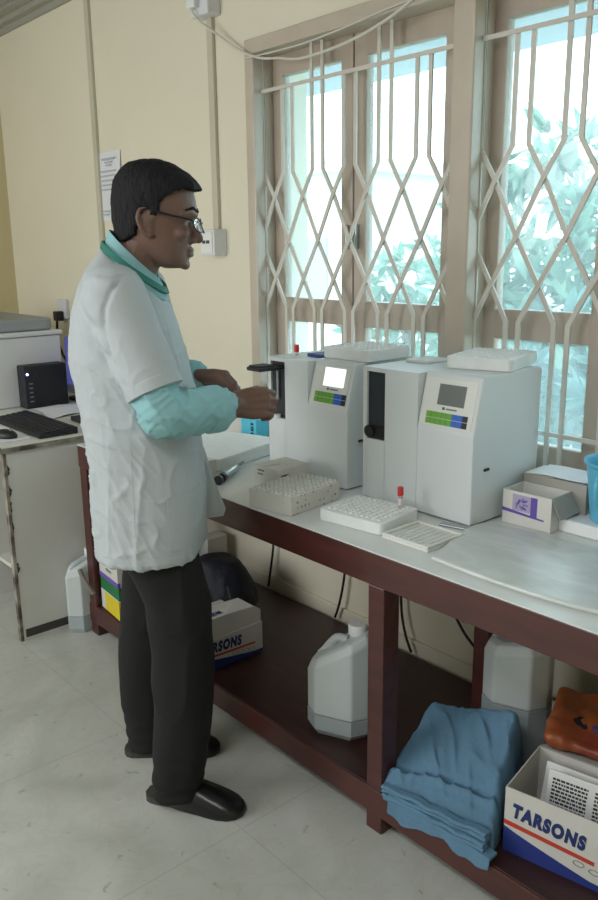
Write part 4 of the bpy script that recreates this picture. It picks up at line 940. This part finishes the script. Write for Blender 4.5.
# --- body: head, neck, trunk, arms, hands, legs and feet in one surface
bm = B()
HEAD = [(1.642, -0.038, 0.028, 0.038), (1.630, -0.060, 0.056, 0.056), (1.612, -0.076, 0.080, 0.068), (1.59, -0.083, 0.097, 0.074), (1.565, -0.086, 0.102, 0.0765), (1.54, -0.086, 0.104, 0.0770),
        (1.527, -0.085, 0.099, 0.0760), (1.512, -0.083, 0.090, 0.0740), (1.495, -0.082, 0.088, 0.0720), (1.478, -0.072, 0.087, 0.0695), (1.462, -0.055, 0.085, 0.0660), (1.447, -0.035, 0.082, 0.0615),
        (1.433, -0.018, 0.079, 0.0560), (1.420, -0.002, 0.075, 0.0480), (1.410, 0.020, 0.066, 0.0330)]
loft(bm, [ringE(z, b, f, w, ex=2.15) for z, b, f, w in HEAD])
limb(bm, [W3(-0.035, 0, 1.47), W3(-0.060, 0, 1.40), W3(-0.075, 0, 1.33)], [0.056, 0.060, 0.07])
# nose, brows, lips, chin, cheek
limb(bm, [W3(0.088, 0, 1.522), W3(0.098, 0, 1.497), W3(0.104, 0, 1.479)], [0.008, 0.0105, 0.0125])
for s in (-1, 1):
    ball(bm, W3(0.092, s*0.0125, 1.475), 0.009)
    limb(bm, [W3(0.097, s*0.014, 1.535), W3(0.091, s*0.036, 1.540), W3(0.076, s*0.055, 1.534)], [0.008, 0.0085, 0.007])
    ellipsoid(bm, W3(0.066, s*0.044, 1.490), (F*0.022, R*0.018, Z*0.016))
    # ear: rim, bowl and lobe
    pts = [W3(-0.004+0.019*math.cos(a)-0.006*math.sin(a), s*(0.079+0.009*max(0, -math.cos(a))), 1.517+0.031*math.sin(a)) for a in [0.35+i*0.42 for i in range(12)]]
    limb(bm, pts, [0.0052]*12, 8)
    ellipsoid(bm, W3(-0.006, s*0.076, 1.515), (F*0.017, R*0.006, Z*0.028))
    ball(bm, W3(0.002, s*0.078, 1.488), 0.0075)
ellipsoid(bm, W3(0.083, 0, 1.453), (F*0.010, R*0.026, Z*0.0065)); ellipsoid(bm, W3(0.082, 0, 1.441), (F*0.010, R*0.022, Z*0.0065))
ellipsoid(bm, W3(0.069, 0, 1.418), (F*0.013, R*0.024, Z*0.013))
# trunk
limb(bm, [W3(-0.08, 0, 1.28), W3(-0.08, 0, 1.10), W3(-0.06, 0, 0.92), W3(-0.03, 0, 0.80)], [0.10, 0.10, 0.105, 0.11])
# right arm (towards the camera side) and left arm
RSH, REL, RWR = W3(-0.070, 0.165, 1.365), W3(0.030, 0.205, 1.092), W3(0.185, 0.035, 1.078)
LSH, LEL, LWR = W3(-0.070, -0.165, 1.365), W3(-0.020, -0.245, 1.105), W3(0.070, -0.185, 1.108)
limb(bm, [W3(-0.085, 0.0, 1.30), RSH-Z*0.02, RSH.lerp(REL, 0.5), REL, REL.lerp(RWR, 0.4), RWR], [0.07, 0.040, 0.042, 0.038, 0.037, 0.026])
limb(bm, [W3(-0.085, 0.0, 1.30), LSH-Z*0.02, LSH.lerp(LEL, 0.5), LEL, LEL.lerp(LWR, 0.4), LWR], [0.07, 0.040, 0.042, 0.038, 0.037, 0.026])
def hand(wr, fwd, across, curl, size=1.0, thumb_side=1):
    """wr wrist, fwd towards the knuckles, across from little finger to index, curl the way the fingers close"""
    fwd = fwd.normalized(); across = (across-fwd*across.dot(fwd)).normalized(); nrm = curl.normalized()
    L = [0.074, 0.082, 0.079, 0.070]; rr = [0.0088, 0.0092, 0.0088, 0.0076]
    for i in range(4):
        off = (1.5-i)*0.0208*size
        kn = wr+fwd*(0.085-0.004*abs(i-1))*size+across*off
        limb(bm, [wr+across*off*0.55, wr+fwd*0.045*size+across*off*0.9, kn], [0.019, 0.0165, 0.0125], 10)
        d1 = (fwd*0.72+nrm*0.70).normalized(); d2 = (nrm*0.96-fwd*0.28).normalized(); d3 = (nrm*0.25-fwd*0.97).normalized()
        a = kn+d1*L[i]*0.50*size; b = a+d2*L[i]*0.34*size; c = b+d3*L[i]*0.26*size
        limb(bm, [kn, a, b, c], [rr[i]*1.12, rr[i], rr[i]*0.92, rr[i]*0.82], 10)
    t0 = wr+fwd*0.022*size+across*0.024*size+nrm*0.008; t1 = wr+fwd*0.058*size+across*0.043*size+nrm*0.020; t2 = wr+fwd*0.088*size+across*0.036*size+nrm*0.034; t3 = wr+fwd*0.108*size+across*0.026*size+nrm*0.042
    limb(bm, [t0, t1, t2, t3], [0.0165, 0.0125, 0.0105, 0.0085], 10)
hand(RWR+(RWR-REL).normalized()*0.004, F*0.93-R*0.36-Z*0.02, Z*1.0-F*0.06, -R*0.75-F*0.05-Z*0.42, 0.92)
hand(LWR, F*0.98+R*0.10-Z*0.06, R*0.55+Z*0.55, -Z*0.75+R*0.3, 0.95)
# legs and feet
limb(bm, [W3(-0.02, 0.09, 0.82), W3(0.035, 0.10, 0.47), W3(-0.005, 0.120, 0.09)], [0.075, 0.048, 0.034])
limb(bm, [W3(-0.05, -0.09, 0.82), W3(-0.10, -0.115, 0.46), W3(-0.125, -0.120, 0.09)], [0.075, 0.048, 0.034])
RH, RT = Vector((-1.752, 0.962, 0)), Vector((-1.520, 1.104, 0))
LH, LT = Vector((-1.968, 1.014, 0)), Vector((-1.795, 1.222, 0))
for h_, t_, an in ((RH, RT, W3(-0.005, 0.120, 0.09)), (LH, LT, W3(-0.125, -0.120, 0.09))):
    d = (t_-h_).normalized()
    limb(bm, [h_+d*0.055+Z*0.046, h_+d*0.11+Z*0.044, h_+d*0.19+Z*0.031, h_+d*0.225+Z*0.026], [0.026, 0.027, 0.019, 0.014])
    limb(bm, [an+d*0.01, h_+d*0.08+Z*0.06], [0.032, 0.028])
fuse('body', bm, M['skin'], man, 0.0036, 3)
# --- hair
def hair_line(u):
    pts = [(-0.20, 1.470), (-0.075, 1.474), (-0.040, 1.486), (-0.027, 1.512), (-0.022, 1.545), (0.0, 1.552), (0.008, 1.530), (0.021, 1.532), (0.028, 1.556), (0.045, 1.575), (0.070, 1.588), (0.098, 1.590), (0.20, 1.592)]
    for (a, za), (b, zb) in zip(pts, pts[1:]):
        if a <= u <= b: return za+(zb-za)*(u-a)/(b-a)
    return 1.6
bm = B(); rings = []
HH = [(1.6605, -0.026, 0.018, 0.022), (1.657, -0.044, 0.034, 0.040), (1.650, -0.060, 0.053, 0.056), (1.640, -0.073, 0.070, 0.068), (1.626, -0.084, 0.090, 0.078), (1.610, -0.092, 0.106, 0.084), (1.595, -0.097, 0.117, 0.0865), (1.580, -0.099, 0.117, 0.087),
      (1.560, -0.100, 0.112, 0.087), (1.535, -0.100, 0.108, 0.0865), (1.512, -0.098, 0.100, 0.084), (1.490, -0.096, 0.09, 0.081), (1.470, -0.092, 0.085, 0.078)]
dense = []
for (a, b) in zip(HH, HH[1:]):
    for k in range(5): dense.append(tuple(a[i]+(b[i]-a[i])*k/5 for i in range(4)))
dense.append(HH[-1])
def off(z): return 0.012 if z > 1.60 else 0.011 if z > 1.54 else 0.009
N = 96
rin = []; rout = []
for z, b, f, w in dense:
    rout.append(ringE(z, b, f, w, n=N, ex=2.12)); k = 0.018 if z < 1.655 else 0.012
    rin.append(ringE(z-(0.006 if z > 1.64 else 0.002), b+k, f-k, max(0.006, w-k), n=N, ex=2.12))
VO = [[bm.verts.new(p) for p in r] for r in rout]; VI = [[bm.verts.new(p) for p in r] for r in rin]
keep = {}
for j in range(len(dense)-1):
    for i in range(N):
        p = (rout[j][i]+rout[j+1][(i+1) % N])/2-Cp; u = p.dot(F)
        keep[(j, i)] = p.z > hair_line(u)+0.004*noise.noise(p*120)
for (j, i), kp in keep.items():
    if not kp: continue
    i2 = (i+1) % N
    bm.faces.new((VO[j][i], VO[j][i2], VO[j+1][i2], VO[j+1][i])); bm.faces.new((VI[j][i], VI[j+1][i], VI[j+1][i2], VI[j][i2]))
    for (dj, di, e) in ((1, 0, ((j+1, i), (j+1, i2))), (-1, 0, ((j, i2), (j, i))), (0, 1, ((j, i2), (j+1, i2))), (0, -1, ((j+1, i), (j, i)))):
        if not keep.get((j+dj, (i+di) % N), False) and not (j == 0 and dj == -1):
            (a0, a1), (b0, b1) = e
            bm.faces.new((VO[a0][a1], VI[a0][a1], VI[b0][b1], VO[b0][b1]))
bm.faces.new(VO[0]); bm.faces.new(VI[0][::-1])
for v in [v for v in bm.verts if not v.link_faces]: bm.verts.remove(v)
fuse('hair', bm, M['hair'], man, 0.0035, 3, lambda p: 0.0022*noise.noise(Vector((p.x*70, p.y*70, p.z*40)))+0.0012*noise.noise(p*220))
for s in (-1, 1):
    bm = B(); limb(bm, [W3(0.1035, s*0.013, 1.541), W3(0.099, s*0.034, 1.548), W3(0.083, s*0.052, 1.542)], [0.003, 0.0036, 0.0025], 8); obj('eyebrow', bm, M['hair'], man, True, smooth=True)
    bm = B(); ball(bm, W3(0.0785, s*0.031, 1.514), 0.0105, 16, 10); e = obj('eye', bm, M['eye_white'], man, True, smooth=True)
    bm = B(); ellipsoid(bm, W3(0.0868, s*0.0325, 1.512), (F*0.003, R*0.0058, Z*0.0058)); obj('iris', bm, M['iris'], e, True, smooth=True)
# --- spectacles
sp = B()
for s in (-1, 1):
    rim = [W3(0.112-0.35*abs(max(0, abs(s*0.034+0.026*math.cos(a))-0.03))-0.004*math.sin(a), s*0.034+0.025*math.cos(a), 1.509+0.0165*math.sin(a)) for a in [2*PI*i/24 for i in range(24)]]
    b2 = B(); tube(b2, rim, 0.0016, 6, True)
    me = bpy.data.meshes.new('t'); b2.to_mesh(me); b2.free(); sp.from_mesh(me); bpy.data.meshes.remove(me)
    tube(sp, smooth_path([W3(0.102, s*0.060, 1.518), W3(0.092, s*0.074, 1.521), W3(0.045, s*0.0825, 1.532), W3(0.0, s*0.084, 1.546), W3(-0.018, s*0.083, 1.535)], 4), 0.0026, 6)
tube(sp, [W3(0.111, -0.009, 1.512), W3(0.115, 0, 1.515), W3(0.111, 0.009, 1.512)], 0.0017, 6)
gl = obj('spectacles', sp, M['specs'], man, True, smooth=True)
M['lens'] = mat('lens', (0.85, 0.92, 0.95, 1), 0.05, trans=1.0, alpha=0.35)
for s in (-1, 1):
    bm = B(); P = [W3(0.112-0.35*abs(max(0, abs(s*0.034+0.0245*math.cos(a))-0.03))-0.004*math.sin(a), s*0.034+0.0245*math.cos(a), 1.509+0.016*math.sin(a)) for a in [2*PI*i/24 for i in range(24)]]
    loft(bm, [P, [q+F*0.0012 for q in P]]); obj('lens', bm, M['lens'], gl, True)

# --- coat: trunk and short sleeves fused
bm = B()
COAT = [(0.706, -0.181, 0.088, 0.202, 0.004), (0.76, -0.182, 0.089, 0.199, 0), (0.82, -0.184, 0.090, 0.196, 0), (0.95, -0.186, 0.088, 0.190, 0), (1.09, -0.204, 0.078, 0.187, 0), (1.20, -0.221, 0.062, 0.185, 0.01),
        (1.29, -0.206, 0.042, 0.180, 0.018), (1.34, -0.186, 0.028, 0.165, 0.03), (1.368, -0.166, 0.016, 0.142, 0.042), (1.388, -0.147, 0.010, 0.112, 0.048), (1.401, -0.134, 0.006, 0.090, 0.052), (1.408, -0.127, 0.002, 0.076, 0.054)]
loft(bm, [ringE(z, b, f, w, 0, t, ex=2.6 if z < 1.0 else 2.3) for z, b, f, w, t in COAT])
def sleeve(sh, el, t1, r0, r1, n=24):
    e = sh.lerp(el, t1); d = (el-sh).normalized()
    ball(bm, sh, r0, n, 12); tube(bm, [sh, sh.lerp(e, 0.5), e], [r0, (r0+r1)/2-0.002, r1], n)
sleeve(W3(-0.076, 0.150, 1.352), W3(0.036, 0.206, 1.09), 0.80, 0.074, 0.066)
sleeve(W3(-0.076, -0.150, 1.352), W3(-0.016, -0.240, 1.09), 0.80, 0.074, 0.066)
SEAM = [(1.40, -0.045), (1.37, -0.062), (1.33, -0.083), (1.28, -0.088), (1.22, -0.076), (1.17, -0.052), (1.12, -0.024)]
def wrinkle(p):
    z = p.z; u = p.dot(F); v = p.dot(R); dn = min(1.0, max(0.2, (1.42-z)*2.5))
    a = 0.0035*noise.noise(Vector((p.x*9, p.y*9, z*3.5)))*dn
    low = min(1.0, max(0.0, (1.10-z)/0.2))
    rg = 1-abs(noise.noise(Vector((u*12+v*8, v*5, z*1.6+3.0)))); a += 0.0042*(rg**9)*low              # long hanging creases
    rg = 1-abs(noise.noise(Vector((u*9-z*7, v*5, z*16+u*11)))); a += 0.0045*(rg**10)*dn               # drag lines round the arm
    rg = 1-abs(noise.noise(Vector((u*22+z*9, v*11, z*5)))); a += 0.0030*(rg**10)*dn
    if v > 0.03 and 1.12 < z < 1.40:                                                                  # armhole seam
        for (z1, u1), (z0, u0) in zip(SEAM, SEAM[1:]):
            if z0 <= z <= z1:
                us = u0+(u1-u0)*(z-z0)/(z1-z0); a -= 0.0055*math.exp(-((u-us)/0.007)**2)
                if u < us: a += 0.004*math.exp(-((us-u)/0.07)**2)*math.sin((z+0.5*u)*95+3*noise.noise(Vector((u*20, z*12, 1))))
    return a
coat = fuse('lab_coat', bm, M['coat'], man, 0.005, 4, wrinkle)
cbv = BVHTree.FromPolygons([v.co+Cp for v in coat.data.vertices], [tuple(p.vertices) for p in coat.data.polygons])
def drape(name, fn, nu, nv, m, parent, lift=0.0022):
    """a thin patch laid on the coat's near side; fn(s,t) gives (u,z)"""
    bm = B(); top = []; low = []
    for j in range(nv+1):
        rt, rl = [], []
        for i in range(nu+1):
            u, z = fn(i/nu, j/nv); h = cbv.ray_cast(W3(u, 0.6, z), -R)
            p = h[0] if h[0] is not None else W3(u, 0.18, z); nn = h[1] if h[1] is not None else R
            rt.append(p+nn*lift); rl.append(p-nn*0.001)
        top.append(rt); low.append(rl)
    T = [[bm.verts.new(p) for p in r] for r in top]; Lw = [[bm.verts.new(p) for p in r] for r in low]
    for j in range(nv):
        for i in range(nu):
            bm.faces.new((T[j][i], T[j][i+1], T[j+1][i+1], T[j+1][i])); bm.faces.new((Lw[j][i], Lw[j+1][i], Lw[j+1][i+1], Lw[j][i+1]))
    ed = [(0, i) for i in range(nu+1)]+[(j, nu) for j in range(1, nv+1)]+[(nv, i) for i in range(nu-1, -1, -1)]+[(j, 0) for j in range(nv-1, 0, -1)]
    for (a, b), (c, d) in zip(ed, ed[1:]+ed[:1]): bm.faces.new((T[a][b], T[c][d], Lw[c][d], Lw[a][b]))
    return obj(name, bm, m, parent, True, smooth=True, angle=1.0)
drape('pocket', lambda s, t: (0.025+0.062*s, 0.745+0.135*t), 8, 14, M['coat'], coat)
drape('hem_fold', lambda s, t: (-0.135+0.19*s, 0.716+0.018*t), 30, 3, M['coat'], coat, 0.0018)
drape('side_seam', lambda s, t: (-0.055+0.005*s, 0.72+0.30*t), 2, 30, M['coat'], coat, 0.0007)
bm = B(); c0 = [W3(0.070, -0.06, 0.99), W3(0.088, -0.085, 0.93), W3(0.108, -0.105, 0.84), W3(0.135, -0.12, 0.755), W3(0.128, -0.12, 0.735), W3(0.06, -0.09, 0.735)]
loft(bm, [c0, [q-R*0.004+F*0.001 for q in c0]]); obj('front_panel', bm, M['coat'], coat, True)
# sleeve hem
e0 = W3(-0.076, 0.150, 1.352).lerp(W3(0.036, 0.206, 1.09), 0.80); dd = (W3(0.036, 0.206, 1.09)-W3(-0.076, 0.150, 1.352)).normalized()
bm = B(); tube(bm, [e0-dd*0.022, e0-dd*0.020, e0+dd*0.004, e0+dd*0.005], [0.0655, 0.0675, 0.0675, 0.062], 36); obj('sleeve_hem', bm, M['coat'], coat, True, smooth=True)
# --- shirt: sleeves, rolled cuffs, collar
def shirt_sleeve(sh, el, wr, nm):
    global bm
    bm = B(); cuff = el.lerp(wr, 0.70)-Z*0.006
    limb(bm, [sh.lerp(el, 0.66), sh.lerp(el, 0.80), el-Z*0.004, el.lerp(cuff, 0.5)-Z*0.004, cuff], [0.040, 0.050, 0.056, 0.054, 0.052], 20)
    fuse(nm, bm, M['shirt'], man, 0.0048, 3, lambda p: 0.004*noise.noise(Vector((p.x*18, p.y*18, p.z*26)))+0.007*((1-abs(noise.noise(Vector((p.dot(F)*19+p.z*10, p.dot(R)*8, p.z*11)))))**9)+0.005*((1-abs(noise.noise(Vector((p.dot(F)*30-p.z*25, p.dot(R)*12, p.z*22+2)))))**10))
    d = (wr-el).normalized(); bm = B(); tube(bm, [cuff-d*0.035, cuff-d*0.032, cuff+d*0.008, cuff+d*0.010, cuff+d*0.004], [0.052, 0.0565, 0.0595, 0.055, 0.042], 28)
    fuse('cuff', bm, M['shirt'], man, 0.005, 2, lambda p: 0.003*noise.noise(p*25))
shirt_sleeve(RSH, REL, RWR, 'shirt_sleeve'); shirt_sleeve(LSH, LEL, LWR, 'shirt_sleeve')
def neckring(t, zoff, grow, uo=0.0):
    # around the neck, high at the nape and low at the throat; t=0 throat
    c, s = math.cos(t), math.sin(t); u = -0.053+uo+(0.066+grow)*0.86*c; v = (0.066+grow)*s
    return W3(u, v, 1.418-0.056*c+zoff+0.004*abs(s))
bm = B(); n = 48
prof = [(0.026, -0.004), (0.028, -0.001), (0.004, 0.010), (-0.022, 0.018), (-0.030, 0.017), (-0.030, 0.010), (-0.002, 0.001)]
rings = [[neckring(2*PI*k/n, z, g) for z, g in prof] for k in range(n)]
Rr = [[bm.verts.new(p) for p in r] for r in rings]
for k in range(n):
    a, b = Rr[k], Rr[(k+1) % n]
    for i in range(len(prof)): bm.faces.new((a[i], a[(i+1) % len(prof)], b[(i+1) % len(prof)], b[i]))
obj('shirt_collar', bm, M['shirt'], man, True, smooth=True)
bm = B(); prof = [(0.002, 0.0165), (0.003, 0.0205), (-0.013, 0.0265), (-0.014, 0.0205)]
rings = [[neckring(2*PI*k/n, z, g) for z, g in prof] for k in range(n)]
Rr = [[bm.verts.new(p) for p in r] for r in rings]
for k in range(n):
    a, b = Rr[k], Rr[(k+1) % n]
    for i in range(4): bm.faces.new((a[i], a[(i+1) % 4], b[(i+1) % 4], b[i]))
obj('lanyard', bm, M['lanyard'], man, True, smooth=True)
# --- trousers
bm = B()
RL = [(0.034, -0.058, 0.066, 0.122, 0.058), (0.09, -0.060, 0.078, 0.120, 0.064), (0.18, -0.056, 0.092, 0.116, 0.072), (0.30, -0.047, 0.103, 0.108, 0.078), (0.44, -0.043, 0.110, 0.10, 0.085), (0.58, -0.056, 0.108, 0.092, 0.088), (0.68, -0.100, 0.084, 0.086, 0.086), (0.74, -0.112, 0.066, 0.08, 0.082), (0.86, -0.120, 0.065, 0.075, 0.08)]
LL = [(0.030, -0.180, -0.066, -0.125, 0.058), (0.09, -0.182, -0.055, -0.122, 0.064), (0.17, -0.187, -0.045, -0.12, 0.072), (0.33, -0.182, -0.020, -0.116, 0.082), (0.46, -0.170, 0.005, -0.108, 0.088), (0.58, -0.156, 0.035, -0.10, 0.094), (0.68, -0.132, 0.055, -0.085, 0.092), (0.74, -0.130, 0.070, -0.08, 0.088), (0.86, -0.120, 0.065, -0.075, 0.08)]
loft(bm, [ringE(z, b, f, w, v) for z, b, f, v, w in RL]); loft(bm, [ringE(z, b, f, w, v) for z, b, f, v, w in LL])
fuse('trousers', bm, M['trouser'], man, 0.0062, 5, lambda p: 0.005*noise.noise(Vector((p.x*12, p.y*12, p.z*7)))+0.009*noise.noise(Vector((p.x*7, p.y*7, p.z*32)))*math.exp(-(p.z/0.15)**2)+0.005*((1-abs(noise.noise(Vector((p.dot(F)*9, p.dot(R)*9, p.z*3)))))**7))
# --- shoes
def shoe(h_, t_):
    d = (t_-h_); L = d.length; d.normalize(); s = Vector((d.y, -d.x, 0)); L += 0.012
    outline = [(0.0, 0.012), (0.03, 0.026), (0.08, 0.033), (0.15, 0.035), (0.30, 0.034), (0.48, 0.036), (0.64, 0.045), (0.78, 0.048), (0.88, 0.043), (0.95, 0.031), (0.99, 0.015)]
    bm = B(); rings = []
    P = [(a*L, w) for a, w in outline]+[(a*L, -w) for a, w in outline[::-1]]
    def at(x, y, z): return h_+d*x+s*y+Z*z
    lo = [at(x, y, 0.0005) for x, y in P]; mi = [at(x, y, 0.010 if x > 0.5*L else 0.018) for x, y in P]
    loft(bm, [lo, mi]); sh = obj('shoe', bm, M['sole'], man, True)
    bm = B(); rings = []
    for a, w, hh in ((0.33, 0.041, 0.060), (0.40, 0.045, 0.068), (0.52, 0.047, 0.072), (0.62, 0.0485, 0.064), (0.72, 0.050, 0.056), (0.82, 0.0485, 0.047), (0.90, 0.043, 0.038), (0.96, 0.031, 0.029), (1.0, 0.014, 0.020)):
        rings.append([at(a*L, w*math.copysign(abs(math.cos(t))**0.8, math.cos(t)), 0.006+(hh-0.006)*math.sin(t)**0.9) for t in [PI*k/16 for k in range(17)]]+[at(a*L, -w*0.6, 0.004), at(a*L, w*0.6, 0.004)])
    loft(bm, rings); obj('upper', bm, M['shoe'], sh, True, smooth=True, angle=0.9)
    bm = B(); inner = [(a*L+0.004 if a < 0.05 else a*L, w*0.86) for a, w in outline[:6]]
    P2 = inner+[(x, -w) for x, w in inner[::-1]]; loft(bm, [[at(x, y, 0.0182) for x, y in P2], [at(x, y, 0.0205) for x, y in P2]]); obj('insole', bm, M['sole'], sh, True)
shoe(RH, RT); shoe(LH, LT)
